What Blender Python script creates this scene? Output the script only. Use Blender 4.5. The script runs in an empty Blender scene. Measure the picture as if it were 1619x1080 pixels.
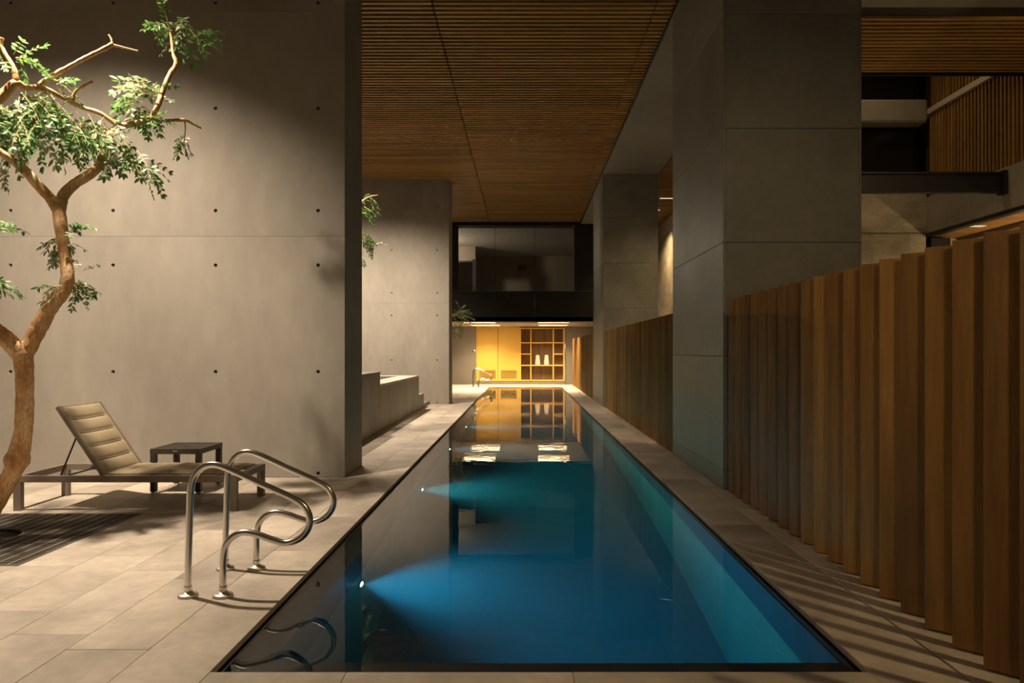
import bpy, bmesh, math, random
from mathutils import Vector, Matrix
random.seed(7)
sc = bpy.context.scene
C = sc.collection

# ------------------------------------------------------------------ camera, world, exposure
F = 1080.0                      # focal length in pixels of the 1619 x 1080 frame
VPX, VPY, EYE = 828.0, 556.0, 1.5
cam = bpy.data.cameras.new('camera')
cam.sensor_width = 36.0
cam.lens = F / 1619.0 * 36.0
cam.shift_x = (809.5 - VPX) / 1619.0
cam.shift_y = (VPY - 540.0) / 1619.0
cam.clip_start = 0.05
cam.clip_end = 200
camo = bpy.data.objects.new('camera', cam)
C.objects.link(camo)
camo.location = (0, 0, EYE)
camo.rotation_euler = (math.pi / 2, 0, 0)
sc.camera = camo
w = bpy.data.worlds.new('night')
sc.world = w
w.use_nodes = True
w.node_tree.nodes['Background'].inputs[0].default_value = (0.75, 0.62, 0.45, 1)
w.node_tree.nodes['Background'].inputs[1].default_value = 0.062
sc.view_settings.view_transform = 'Standard'
sc.view_settings.look = 'None'
sc.view_settings.exposure = 0.0
sc.view_settings.gamma = 1.0
sc.view_settings.use_curve_mapping = False
cy = sc.cycles
cy.use_denoising = True
cy.adaptive_threshold = 0.02
cy.caustics_reflective = True
cy.caustics_refractive = True
cy.max_bounces = 8
cy.diffuse_bounces = 4
cy.glossy_bounces = 5
cy.transmission_bounces = 6
cy.volume_bounces = 0
cy.transparent_max_bounces = 12
cy.sample_clamp_indirect = 4.0
cy.blur_glossy = 0.6

# lamp powers and tints, tuned here
WARM = (1.0, 0.81, 0.61)
AMBER = (1.0, 0.70, 0.36)
P_DECK, P_SPA, P_TERRACE = 3000, 3600, 1300
P_FENCE, P_FLOOD = 650, 140
P_SOFFIT = 165
P_ROOM, P_ATRIUM, P_VOID = 480, 200, 170
P_POOL = 185

# ------------------------------------------------------------------ helpers
WL = {}                         # world location of every object built


def px(x, y, Y):
    """point of the place that the photograph shows at pixel x, y, at depth Y"""
    return Vector(((x - VPX) / F * Y, Y, EYE - (y - VPY) / F * Y))


def tag(o, label=None, cat=None, group=None, kind=None):
    if label: o['label'] = label
    if cat: o['category'] = cat
    if group: o['group'] = group
    if kind: o['kind'] = kind
    return o


def place(o, parent=None, at=(0, 0, 0)):
    at = Vector(at)
    C.objects.link(o)
    WL[o.name] = at
    if parent is not None:
        o.parent = parent
        o.location = at - WL[parent.name]
    else:
        o.location = at
    return o


def thing(name, loc, label, cat, group=None, kind=None):
    o = bpy.data.objects.new(name, None)
    o.empty_display_size = 0.1
    place(o, None, loc)
    return tag(o, label, cat, group, kind)


class MB:
    def __init__(self):
        self.v, self.f, self.t, self.sm = [], [], [], False

    def quad(self, a, b, c, d, tint=0.0):
        n = len(self.v)
        self.v += [tuple(a), tuple(b), tuple(c), tuple(d)]
        self.f.append((n, n + 1, n + 2, n + 3)); self.t.append(tint)
        return self

    def box(self, x0, x1, y0, y1, z0, z1, tint=0.0, M=None):
        n = len(self.v)
        p = [(x, y, z) for z in (z0, z1) for y in (y0, y1) for x in (x0, x1)]
        if M is not None: p = [tuple(M @ Vector(q)) for q in p]
        self.v += p
        for q in ((0, 2, 3, 1), (4, 5, 7, 6), (0, 1, 5, 4), (2, 6, 7, 3), (0, 4, 6, 2), (1, 3, 7, 5)):
            self.f.append(tuple(n + i for i in q)); self.t.append(tint)
        return self

    def bar(self, a, b, w, h, up=(0, 0, 1), tint=0.0):
        """box from a to b, w wide across, h along up"""
        a, b, up = Vector(a), Vector(b), Vector(up)
        d = (b - a); L = d.length; d.normalize()
        s = d.cross(up).normalized(); u = s.cross(d).normalized()
        M = Matrix((( d.x, s.x, u.x, a.x), (d.y, s.y, u.y, a.y), (d.z, s.z, u.z, a.z), (0, 0, 0, 1)))
        return self.box(0, L, -w / 2, w / 2, -h / 2, h / 2, tint, M)

    def tube(self, pts, rad, seg=10, caps=True, tint=0.0):
        pts = [Vector(p) for p in pts]
        if not hasattr(rad, '__len__'): rad = [rad] * len(pts)
        t0 = (pts[1] - pts[0]).normalized()
        ref = Vector((0, 0, 1)) if abs(t0.z) < 0.9 else Vector((0, 1, 0))
        nrm = t0.cross(ref).normalized()
        n0 = len(self.v)
        prev = t0
        for i, p in enumerate(pts):
            if i == 0: t = t0
            elif i == len(pts) - 1: t = (pts[i] - pts[i - 1]).normalized()
            else: t = (pts[i + 1] - pts[i - 1]).normalized()
            q = prev.rotation_difference(t)
            nrm = (q @ nrm); nrm = (nrm - t * nrm.dot(t)).normalized()
            prev = t
            bn = t.cross(nrm)
            for k in range(seg):
                a = 2 * math.pi * k / seg
                self.v.append(tuple(p + (nrm * math.cos(a) + bn * math.sin(a)) * rad[i]))
        for i in range(len(pts) - 1):
            for k in range(seg):
                a, b = n0 + i * seg + k, n0 + i * seg + (k + 1) % seg
                self.f.append((a, b, b + seg, a + seg)); self.t.append(tint)
        if caps:
            self.f.append(tuple(n0 + k for k in range(seg - 1, -1, -1))); self.t.append(tint)
            e = n0 + (len(pts) - 1) * seg
            self.f.append(tuple(e + k for k in range(seg))); self.t.append(tint)
        return self

    def lathe(self, prof, c=(0, 0, 0), axis='z', seg=20, tint=0.0):
        """profile of (radius, height) turned about the axis through c"""
        c = Vector(c)
        n0 = len(self.v)
        for r, h in prof:
            for k in range(seg):
                a = 2 * math.pi * k / seg
                u, v = r * math.cos(a), r * math.sin(a)
                p = (u, v, h) if axis == 'z' else ((h, u, v) if axis == 'x' else (v, h, u))
                self.v.append(tuple(c + Vector(p)))
        for i in range(len(prof) - 1):
            for k in range(seg):
                a, b = n0 + i * seg + k, n0 + i * seg + (k + 1) % seg
                self.f.append((a, b, b + seg, a + seg)); self.t.append(tint)
        self.f.append(tuple(n0 + k for k in range(seg - 1, -1, -1))); self.t.append(tint)
        e = n0 + (len(prof) - 1) * seg
        self.f.append(tuple(e + k for k in range(seg))); self.t.append(tint)
        return self

    def mesh(self, name, mat, smooth=False):
        me = bpy.data.meshes.new(name)
        me.from_pydata(self.v, [], self.f)
        if any(self.t):
            at = me.attributes.new('tint', 'FLOAT', 'FACE')
            at.data.foreach_set('value', self.t)
        if mat: me.materials.append(mat)
        if smooth:
            me.polygons.foreach_set('use_smooth', [len(p) <= 4 for p in self.f])
        me.update()
        return me

    def build(self, name, mat, parent=None, at=(0, 0, 0), smooth=False, bevel=0, **tags):
        o = bpy.data.objects.new(name, self.mesh(name, mat, smooth))
        place(o, parent, at)
        if bevel: bev(o, bevel)
        return tag(o, **tags)


def bev(o, r, seg=2):
    bm = bmesh.new(); bm.from_mesh(o.data)
    bmesh.ops.bevel(bm, geom=[e for e in bm.edges if len(e.link_faces) == 2 and e.calc_face_angle(0) > 0.5], offset=r, segments=seg,
                    profile=0.5, affect='EDGES', clamp_overlap=True)
    bm.to_mesh(o.data); bm.free()
    return o


def smooth_pts(pts, n=6):
    """Catmull-Rom through the points; each point is a tuple of any length"""
    out = []
    P = [pts[0]] + list(pts) + [pts[-1]]
    for i in range(1, len(P) - 2):
        for k in range(n):
            t = k / n
            out.append(tuple(0.5 * ((2 * b) + (c - a) * t + (2 * a - 5 * b + 4 * c - d) * t * t + (-a + 3 * b - 3 * c + d) * t ** 3)
                             for a, b, c, d in zip(P[i - 1], P[i], P[i + 1], P[i + 2])))
    out.append(tuple(pts[-1]))
    return out


def copy_piece(src_mesh, name, parent, at, rotz=0, **tags):
    o = bpy.data.objects.new(name, src_mesh)
    place(o, parent, at)
    o.rotation_euler.z = rotz
    return tag(o, **tags)


# ------------------------------------------------------------------ materials
def mat(name, c1, c2=None, scale=4.0, rough=0.6, bump=0.0, stretch=(1, 1, 1), metallic=0.0, spec=0.5, vary=0.0, detail=6,
        fine=0.0, bscale=None, rough2=None, c3=None):
    """noise-mixed colour, per-object shade variation, fine relief"""
    m = bpy.data.materials.new(name)
    m.use_nodes = True
    nt = m.node_tree; N = nt.nodes; L = nt.links
    bs = N['Principled BSDF']
    bs.inputs['Roughness'].default_value = rough
    bs.inputs['Metallic'].default_value = metallic
    bs.inputs['Specular IOR Level'].default_value = spec
    tc = N.new('ShaderNodeTexCoord')
    oi = N.new('ShaderNodeObjectInfo')
    at = N.new('ShaderNodeAttribute'); at.attribute_name = 'tint'
    rnd = N.new('ShaderNodeMath'); rnd.operation = 'ADD'
    L.new(oi.outputs['Random'], rnd.inputs[0]); L.new(at.outputs['Fac'], rnd.inputs[1])
    fr = N.new('ShaderNodeMath'); fr.operation = 'FRACT'; L.new(rnd.outputs[0], fr.inputs[0])
    off = N.new('ShaderNodeMath'); off.operation = 'MULTIPLY'; off.inputs[1].default_value = 37.0 if vary else 0.0
    L.new(fr.outputs[0], off.inputs[0])
    add = N.new('ShaderNodeVectorMath'); add.operation = 'ADD'
    L.new(tc.outputs['Object'], add.inputs[0]); L.new(off.outputs[0], add.inputs[1])
    mp = N.new('ShaderNodeMapping'); mp.inputs['Scale'].default_value = stretch
    L.new(add.outputs[0], mp.inputs['Vector'])
    no = N.new('ShaderNodeTexNoise'); no.inputs['Scale'].default_value = scale; no.inputs['Detail'].default_value = detail
    no.inputs['Roughness'].default_value = 0.62
    L.new(mp.outputs[0], no.inputs['Vector'])
    col = None
    if c2 is None: c2 = c1
    cr = N.new('ShaderNodeValToRGB')
    cr.color_ramp.elements[0].position = 0.32; cr.color_ramp.elements[0].color = (*c1, 1)
    cr.color_ramp.elements[1].position = 0.68; cr.color_ramp.elements[1].color = (*c2, 1)
    if c3:
        e = cr.color_ramp.elements.new(0.5); e.color = (*c3, 1)
    L.new(no.outputs['Fac'], cr.inputs[0])
    col = cr.outputs[0]
    if fine:
        n2 = N.new('ShaderNodeTexNoise'); n2.inputs['Scale'].default_value = scale * 11; n2.inputs['Detail'].default_value = 3
        L.new(mp.outputs[0], n2.inputs['Vector'])
        mr = N.new('ShaderNodeMapRange'); mr.inputs[1].default_value = 0.3; mr.inputs[2].default_value = 0.7
        mr.inputs[3].default_value = 1 - fine; mr.inputs[4].default_value = 1 + fine
        L.new(n2.outputs['Fac'], mr.inputs[0])
        mx = N.new('ShaderNodeVectorMath'); mx.operation = 'SCALE'
        L.new(col, mx.inputs[0]); L.new(mr.outputs[0], mx.inputs['Scale'])
        col = mx.outputs[0]
    if vary:
        mr = N.new('ShaderNodeMapRange'); mr.inputs[3].default_value = 1 - vary; mr.inputs[4].default_value = 1 + vary
        L.new(fr.outputs[0], mr.inputs[0])
        mx = N.new('ShaderNodeVectorMath'); mx.operation = 'SCALE'
        L.new(col, mx.inputs[0]); L.new(mr.outputs[0], mx.inputs['Scale'])
        col = mx.outputs[0]
    L.new(col, bs.inputs['Base Color'])
    if rough2 is not None:
        mr = N.new('ShaderNodeMapRange'); mr.inputs[1].default_value = 0.3; mr.inputs[2].default_value = 0.7
        mr.inputs[3].default_value = rough; mr.inputs[4].default_value = rough2
        L.new(no.outputs['Fac'], mr.inputs[0]); L.new(mr.outputs[0], bs.inputs['Roughness'])
    if bump:
        n3 = N.new('ShaderNodeTexNoise'); n3.inputs['Scale'].default_value = bscale or scale * 6; n3.inputs['Detail'].default_value = 5
        L.new(mp.outputs[0], n3.inputs['Vector'])
        b = N.new('ShaderNodeBump'); b.inputs['Strength'].default_value = bump; b.inputs['Distance'].default_value = 0.01
        L.new(n3.outputs['Fac'], b.inputs['Height']); L.new(b.outputs[0], bs.inputs['Normal'])
    return m


def emis(name, col, s):
    m = bpy.data.materials.new(name); m.use_nodes = True
    N = m.node_tree.nodes; N.clear()
    e = N.new('ShaderNodeEmission'); e.inputs[0].default_value = (*col, 1); e.inputs[1].default_value = s
    o = N.new('ShaderNodeOutputMaterial'); m.node_tree.links.new(e.outputs[0], o.inputs[0])
    return m


def wood(name, c1, c2, c3, axis='z', vary=0.2, rough=0.5, scale=3.0, bump=0.15):
    st = {'x': (0.12, 2.2, 2.2), 'y': (2.2, 0.12, 2.2), 'z': (2.2, 2.2, 0.16)}[axis]
    return mat(name, c1, c2, scale, rough, bump, st, vary=vary, fine=0.14, c3=c3, bscale=scale * 9)


M_CONC = mat('board_marked_concrete', (0.275, 0.250, 0.212), (0.365, 0.335, 0.287), 0.7, 0.78, 0.12, (1, 1, 0.45), fine=0.05, bscale=14, vary=0.03)
M_COLUMN = mat('grey_green_stone', (0.155, 0.155, 0.13), (0.235, 0.232, 0.195), 1.1, 0.42, 0.05, (1, 1, 1), vary=0.10, fine=0.07, rough2=0.52)
M_BEAM = mat('grey_beam_concrete', (0.20, 0.19, 0.165), (0.25, 0.24, 0.21), 0.9, 0.75, 0.08, fine=0.05)
M_TILE = mat('sandstone_paving', (0.315, 0.275, 0.228), (0.56, 0.495, 0.41), 1.3, 0.50, 0.10, (1, 1, 1), vary=0.15, fine=0.08, rough2=0.62)
M_GROUT = mat('joint_bed', (0.22, 0.19, 0.155), (0.27, 0.235, 0.195), 3, 0.9)
M_BLACK = mat('black_slot', (0.006, 0.006, 0.006), (0.012, 0.011, 0.01), 5, 0.45)
M_BLACKPANEL = mat('black_fascia', (0.010, 0.009, 0.008), (0.016, 0.014, 0.012), 2, 0.5, vary=0.15)
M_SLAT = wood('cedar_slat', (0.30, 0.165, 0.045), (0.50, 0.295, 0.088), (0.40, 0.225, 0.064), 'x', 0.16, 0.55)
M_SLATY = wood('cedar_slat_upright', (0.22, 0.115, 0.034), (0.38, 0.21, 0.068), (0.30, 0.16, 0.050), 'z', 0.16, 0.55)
M_SLATBACK = mat('dark_slat_backing', (0.035, 0.018, 0.008), (0.05, 0.026, 0.012), 2, 0.9)
M_FIN = wood('iroko_board', (0.15, 0.072, 0.015), (0.36, 0.190, 0.045), (0.25, 0.125, 0.027), 'z', 0.20, 0.48, 1.5, 0.2)
M_YELLOW = mat('ochre_lacquer', (0.68, 0.44, 0.085), (0.74, 0.48, 0.095), 1.2, 0.45)
M_SHELFBACK = wood('brown_shelf_back', (0.10, 0.060, 0.026), (0.17, 0.10, 0.045), (0.13, 0.08, 0.035), 'z', 0.05, 0.6)
M_GREY = mat('grey_panel', (0.19, 0.175, 0.155), (0.23, 0.21, 0.19), 0.9, 0.6, fine=0.03)
M_STEEL = mat('polished_steel', (0.66, 0.62, 0.56), (0.76, 0.72, 0.66), 6, 0.20, metallic=1.0, rough2=0.28)
M_BRUSHED = mat('brushed_steel', (0.55, 0.52, 0.47), (0.64, 0.60, 0.55), 8, 0.45, metallic=0.8)
M_STEELDK = mat('black_steel', (0.02, 0.018, 0.016), (0.03, 0.027, 0.024), 6, 0.5)
M_BARK = mat('peeling_bark', (0.40, 0.175, 0.055), (0.88, 0.64, 0.38), 7.0, 0.7, 1.0, (1, 1, 0.4), c3=(0.66, 0.38, 0.165), fine=0.28, bscale=26)
M_TAUPE = mat('taupe_powder_coat', (0.19, 0.150, 0.115), (0.22, 0.175, 0.135), 8, 0.45)
M_PAD = mat('padded_sling', (0.27, 0.215, 0.135), (0.335, 0.27, 0.175), 5, 0.8, 0.1, fine=0.06)
M_SEAM = mat('dark_seam', (0.07, 0.05, 0.03), (0.09, 0.065, 0.04), 6, 0.9)
M_WHITE = mat('off_white', (0.70, 0.62, 0.52), (0.78, 0.70, 0.60), 7, 0.8, fine=0.05)
M_PLASTER = mat('cream_plaster', (0.52, 0.45, 0.36), (0.58, 0.50, 0.40), 1, 0.8)
M_STONE = mat('veined_stone', (0.30, 0.265, 0.20), (0.50, 0.45, 0.35), 1.5, 0.45, 0.03, (1, 1, 2.2), vary=0.16, fine=0.08)
M_SPA = mat('spa_cladding', (0.25, 0.235, 0.205), (0.33, 0.31, 0.27), 1.6, 0.6, 0.08, vary=0.10, fine=0.08)
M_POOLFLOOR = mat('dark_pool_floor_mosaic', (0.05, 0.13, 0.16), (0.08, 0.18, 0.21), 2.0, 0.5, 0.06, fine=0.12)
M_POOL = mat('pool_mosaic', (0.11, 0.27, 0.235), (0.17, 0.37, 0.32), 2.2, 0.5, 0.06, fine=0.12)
M_GRATE = mat('cast_grate', (0.055, 0.046, 0.036), (0.085, 0.072, 0.056), 9, 0.6)
M_GRATEL = mat('worn_grate_bar', (0.30, 0.25, 0.19), (0.38, 0.32, 0.25), 9, 0.45)
M_SOIL = mat('dark_soil', (0.02, 0.015, 0.01), (0.04, 0.03, 0.02), 20, 0.95)
M_HOLE = mat('tie_hole_plug', (0.05, 0.043, 0.035), None, 9, 0.9)


def weave_mat():
    m = mat('dark_resin_weave', (0.030, 0.023, 0.017), (0.055, 0.044, 0.034), 9, 0.42)
    nt = m.node_tree; N = nt.nodes; L = nt.links
    tc = N.new('ShaderNodeTexCoord')
    ck = N.new('ShaderNodeTexChecker'); ck.inputs['Scale'].default_value = 64
    L.new(tc.outputs['Object'], ck.inputs['Vector'])
    b = N.new('ShaderNodeBump'); b.inputs['Strength'].default_value = 0.9; b.inputs['Distance'].default_value = 0.004
    L.new(ck.outputs['Fac'], b.inputs['Height']); L.new(b.outputs[0], N['Principled BSDF'].inputs['Normal'])
    return m


M_WEAVE = weave_mat()


def leaf_mat():
    m = bpy.data.materials.new('two_tone_leaf'); m.use_nodes = True
    nt = m.node_tree; N = nt.nodes; L = nt.links
    bs = N['Principled BSDF']; bs.inputs['Roughness'].default_value = 0.5
    at = N.new('ShaderNodeAttribute'); at.attribute_name = 'tint'
    cr = N.new('ShaderNodeValToRGB'); e = cr.color_ramp.elements
    e[0].position = 0.0; e[0].color = (0.06, 0.14, 0.04, 1)
    e[1].position = 1.0; e[1].color = (0.70, 0.69, 0.54, 1)
    for p, c in ((0.3, (0.10, 0.24, 0.08, 1)), (0.55, (0.19, 0.38, 0.08, 1)), (0.72, (0.28, 0.38, 0.22, 1)), (0.86, (0.50, 0.54, 0.38, 1))):
        k = e.new(p); k.color = c
    L.new(at.outputs['Fac'], cr.inputs[0]); L.new(cr.outputs[0], bs.inputs['Base Color'])
    tr = N.new('ShaderNodeBsdfTranslucent'); L.new(cr.outputs[0], tr.inputs[0])
    mx = N.new('ShaderNodeMixShader'); mx.inputs[0].default_value = 0.42
    L.new(bs.outputs[0], mx.inputs[1]); L.new(tr.outputs[0], mx.inputs[2])
    L.new(mx.outputs[0], N['Material Output'].inputs[0])
    return m


M_LEAF = leaf_mat()


def glass_mat():
    m = bpy.data.materials.new('clear_pane'); m.use_nodes = True
    nt = m.node_tree; N = nt.nodes; L = nt.links
    N.remove(N['Principled BSDF'])
    t = N.new('ShaderNodeBsdfTransparent'); t.inputs[0].default_value = (0.80, 0.82, 0.80, 1)
    g = N.new('ShaderNodeBsdfGlossy'); g.inputs['Roughness'].default_value = 0.02
    fz = N.new('ShaderNodeFresnel'); fz.inputs[0].default_value = 1.5
    mx = N.new('ShaderNodeMixShader')
    L.new(fz.outputs[0], mx.inputs[0]); L.new(t.outputs[0], mx.inputs[1]); L.new(g.outputs[0], mx.inputs[2])
    L.new(mx.outputs[0], N['Material Output'].inputs[0])
    return m


M_GLASS = glass_mat()


def water_mat(name='pool_water_body', volume=True):
    m = bpy.data.materials.new(name); m.use_nodes = True
    nt = m.node_tree; N = nt.nodes; L = nt.links
    N.remove(N['Principled BSDF'])
    g = N.new('ShaderNodeBsdfGlass'); g.inputs['IOR'].default_value = 1.33; g.inputs['Roughness'].default_value = 0.0
    g.inputs['Color'].default_value = (1, 1, 1, 1)
    tc = N.new('ShaderNodeTexCoord')
    mp = N.new('ShaderNodeMapping'); mp.inputs['Scale'].default_value = (1.0, 1.6, 1)
    L.new(tc.outputs['Object'], mp.inputs[0])
    no = N.new('ShaderNodeTexNoise'); no.inputs['Scale'].default_value = 2.6; no.inputs['Detail'].default_value = 2.5
    L.new(mp.outputs[0], no.inputs['Vector'])
    b = N.new('ShaderNodeBump'); b.inputs['Strength'].default_value = 0.05; b.inputs['Distance'].default_value = 0.02
    L.new(no.outputs['Fac'], b.inputs['Height']); L.new(b.outputs[0], g.inputs['Normal'])
    out = N['Material Output']
    L.new(g.outputs[0], out.inputs[0])
    if volume:
        a = N.new('ShaderNodeVolumeAbsorption'); a.inputs['Color'].default_value = (0.03, 0.72, 0.86, 1); a.inputs['Density'].default_value = 0.50
        s = N.new('ShaderNodeVolumeScatter'); s.inputs['Color'].default_value = (0.20, 0.75, 1.0, 1); s.inputs['Density'].default_value = 0.16
        s.inputs['Anisotropy'].default_value = 0.35
        ad = N.new('ShaderNodeAddShader')
        L.new(a.outputs[0], ad.inputs[0]); L.new(s.outputs[0], ad.inputs[1]); L.new(ad.outputs[0], out.inputs['Volume'])
    return m


M_WATER = water_mat()
M_WATER2 = water_mat('spa_water_body', False)
M_LENS = emis('warm_lens', WARM, 12)
M_DIFF = emis('soffit_diffuser', (1.0, 0.66, 0.36), 9)
M_POOLLENS = emis('pool_lens', (0.75, 0.95, 1.0), 60)
M_STRIP = emis('small_ceiling_light', (1.0, 0.80, 0.50), 0.75)


def spot(parent, at, aim, power, size, blend, col, radius=0.06, name='lamp_light'):
    li = bpy.data.lights.new(name, 'SPOT')
    li.energy = power; li.spot_size = math.radians(size); li.spot_blend = blend
    li.color = col; li.shadow_soft_size = radius
    o = bpy.data.objects.new(name, li)
    place(o, parent, at)
    d = Vector(aim) - Vector(at)
    o.rotation_euler = d.to_track_quat('-Z', 'Y').to_euler()
    return o


# ------------------------------------------------------------------ setting: dimensions
CEIL = 6.40
PX0, PX1, PY0, PY1 = -1.47, 1.62, 3.20, 28.93      # pool opening in the deck
WALLX = -2.13                                      # free ends of the two concrete walls
W1Y0, W1Y1 = 8.14, 9.0
W2Y0, W2Y1 = 19.5, 20.35
FARY = 31.4
FACY = 25.9                                        # front of the upper storey
SOF = 2.65                                         # soffit under it
COLX0, COLX1 = 2.16, 3.66

# ---- floor: bed and paving stones
floor = thing('floor', (0, 3, 0), 'pale sandstone paving deck laid around the long pool', 'floor', kind='structure')
mb = MB()
mb.box(-9.2, PX0 - 0.02, -7.5, FARY + 0.2, -0.20, -0.035)
mb.box(PX1 + 0.02, 12.0, -7.5, FARY + 0.2, -0.20, -0.035)
mb.box(PX0 - 0.02, PX1 + 0.02, -7.5, PY0 - 0.02, -0.20, -0.035)
mb.box(PX0 - 0.02, PX1 + 0.02, PY1 + 0.02, FARY + 0.2, -0.20, -0.035)
mb.build('paving_bed', M_GROUT, floor)

GR = (-5.10, -3.54, 4.78, 6.33)                    # tree grate
SPA = (-6.0, -2.70, 9.0, 19.5)
HOLES = [GR, (-9.2, WALLX, W1Y0, W1Y1), (-9.2, WALLX, W2Y0, W2Y1), SPA, (COLX0 + 0.02, COLX1, 7.4, 9.9), (COLX0 + 0.02, COLX1, 18.6, 21.2)]


def cut(r, h):
    x0, x1, y0, y1 = r
    a, b, c, d = h
    if x1 <= a or x0 >= b or y1 <= c or y0 >= d: return [r]
    out = []
    if y0 < c: out.append((x0, x1, y0, c))
    if y1 > d: out.append((x0, x1, d, y1))
    yy0, yy1 = max(y0, c), min(y1, d)
    if x0 < a: out.append((x0, a, yy0, yy1))
    if x1 > b: out.append((b, x1, yy0, yy1))
    return out


tiles = []
rt = random.Random(3)


def strip(x0, x1, y0, y1, L, along='y', phase=None):
    a0, a1 = (y0, y1) if along == 'y' else (x0, x1)
    a = a0 - (rt.random() * L if phase is None else phase)
    while a < a1:
        s, e = max(a, a0), min(a + L, a1)
        if e - s > 0.02:
            tiles.append((x0, x1, s, e) if along == 'y' else (s, e, y0, y1))
        a += L


x = PX0
wd = 0.4165
k = 0
while x > -8.3:
    strip(x - wd, x, -1.2, FARY - 0.02, 1.06, 'y', (0.02, 0.66, 0.48, 0.15, 0.83, 0.37)[k % 6])
    x -= wd; k += 1
strip(PX1, 2.03, -1.2, FARY - 0.02, 1.06, 'y', 0.3)
strip(2.042, 2.46, -1.2, FARY - 0.02, 1.06, 'y', 0.75)
strip(2.46, 2.88, -1.2, FARY - 0.02, 1.06, 'y', 0.1)
for i in range(5):
    strip(PX0, PX1, PY0 - (i + 1) * wd, PY0 - i * wd, 1.06, 'x', (0.42, 0.9, 0.1, 0.6, 0.3)[i])
yy = PY1
while yy < FARY - 0.1:
    strip(PX0, PX1, yy, min(yy + wd, FARY - 0.02), 1.06, 'x'); yy += wd
for h in HOLES:
    tiles = [q for r in tiles for q in cut(r, h)]
g = 0.0022
far_tiles = MB()


def seen(r):
    cx, cy_ = (r[0] + r[1]) / 2, r[3]
    if cy_ < 2.9: return False
    return -0.82 * cy_ - 0.3 < cx < 0.80 * cy_ + 0.3


vis = sorted([r for r in tiles if seen(r)], key=lambda r: (r[2] + abs(r[0]) * 0.2))
near = set(vis[:290])
cache = {}
for r in tiles:
    x0, x1, y0, y1 = r
    dz = rt.uniform(-0.0008, 0.0008)
    if x1 - x0 < 0.012 or y1 - y0 < 0.012: continue
    if r in near:
        sx, sy = round(x1 - x0 - g, 4), round(y1 - y0 - g, 4)
        if (sx, sy) not in cache:
            o = MB().box(-sx / 2, sx / 2, -sy / 2, sy / 2, -0.035, 0).build('paving_stone', M_TILE, floor, ((x0 + x1) / 2, (y0 + y1) / 2, dz))
            bev(o, 0.002, 1)
            cache[(sx, sy)] = o.data
        else:
            copy_piece(cache[(sx, sy)], 'paving_stone', floor, ((x0 + x1) / 2, (y0 + y1) / 2, dz))
    else:
        far_tiles.box(x0 + g / 2, x1 - g / 2, y0 + g / 2, y1 - g / 2, -0.035, dz, rt.uniform(0.01, 0.99))
far_tiles.build('distant_paving', M_TILE, floor, kind='stuff')

# ---- pool: overflow slot, basin, water
LED = 0.27
SLOT = 0.045
BX0, BX1, BY0, BY1 = PX0 + 0.22, PX1 - 0.062, PY0 + 0.17, PY1 - 0.12
DEEP = -2.1
pool = thing('pool_basin', ((PX0 + PX1) / 2, 16, -2.1), 'long narrow lap pool basin lined with blue green mosaic', 'pool', kind='structure')


def ring(mb, x0, x1, y0, y1, X0, X1, Y0, Y1, z):
    """flat frame between outer X and inner x rectangles"""
    mb.quad((X0, Y0, z), (X1, Y0, z), (x1, y0, z), (x0, y0, z))
    mb.quad((X1, Y0, z), (X1, Y1, z), (x1, y1, z), (x1, y0, z))
    mb.quad((X1, Y1, z), (X0, Y1, z), (x0, y1, z), (x1, y1, z))
    mb.quad((X0, Y1, z), (X0, Y0, z), (x0, y0, z), (x0, y1, z))


def walls_in(mb, x0, x1, y0, y1, z0, z1):
    mb.quad((x0, y0, z0), (x0, y1, z0), (x0, y1, z1), (x0, y0, z1))
    mb.quad((x1, y1, z0), (x1, y0, z0), (x1, y0, z1), (x1, y1, z1))
    mb.quad((x0, y1, z0), (x1, y1, z0), (x1, y1, z1), (x0, y1, z1))
    mb.quad((x1, y0, z0), (x0, y0, z0), (x0, y0, z1), (x1, y0, z1))


b = MB()
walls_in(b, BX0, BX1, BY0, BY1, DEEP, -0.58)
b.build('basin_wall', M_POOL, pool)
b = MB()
walls_in(b, BX0, BX1, BY0, BY1, -0.58, -0.07)  # dark blue colour stands in for the unlit upper wall
b.build('unlit_wall_band', mat('navy_unlit_wall', (0.014, 0.080, 0.125), (0.022, 0.11, 0.165), 3, 0.5, fine=0.1), pool, label='upper pool wall painted dark blue as its unlit part')
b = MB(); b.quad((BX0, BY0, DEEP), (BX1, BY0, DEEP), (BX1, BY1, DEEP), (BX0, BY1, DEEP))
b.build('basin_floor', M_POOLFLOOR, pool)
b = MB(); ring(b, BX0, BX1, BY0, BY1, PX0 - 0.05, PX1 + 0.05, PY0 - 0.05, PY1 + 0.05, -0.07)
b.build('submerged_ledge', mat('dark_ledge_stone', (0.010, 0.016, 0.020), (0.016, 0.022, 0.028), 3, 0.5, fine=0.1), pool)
# overflow slot: black channel between the paving and the water's lip
b = MB()
o0 = (PX0 + 0.0, PX1 - 0.0, PY0 + 0.0, PY1 - 0.0)
i0 = (PX0 + SLOT, PX1 - SLOT, PY0 + 0.014, PY1 - 0.03)
ring(b, i0[0], i0[1], i0[2], i0[3], o0[0] - 0.01, o0[1] + 0.01, o0[2] - 0.01, o0[3] + 0.01, -0.045)
walls_in(b, o0[0] - 0.002, o0[1] + 0.002, o0[2] - 0.002, o0[3] + 0.002, -0.2, -0.003)
ring(b, i0[0] + 0.006, i0[1] - 0.006, i0[2] + 0.006, i0[3] - 0.006, i0[0], i0[1], i0[2], i0[3], -0.010)
walls_in(b, i0[0], i0[1], i0[2], i0[3], -0.2, -0.010)
walls_in(b, i0[0] + 0.006, i0[1] - 0.006, i0[2] + 0.006, i0[3] - 0.006, -0.07, -0.010)
b.build('overflow_slot', M_BLACK, pool)
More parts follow.
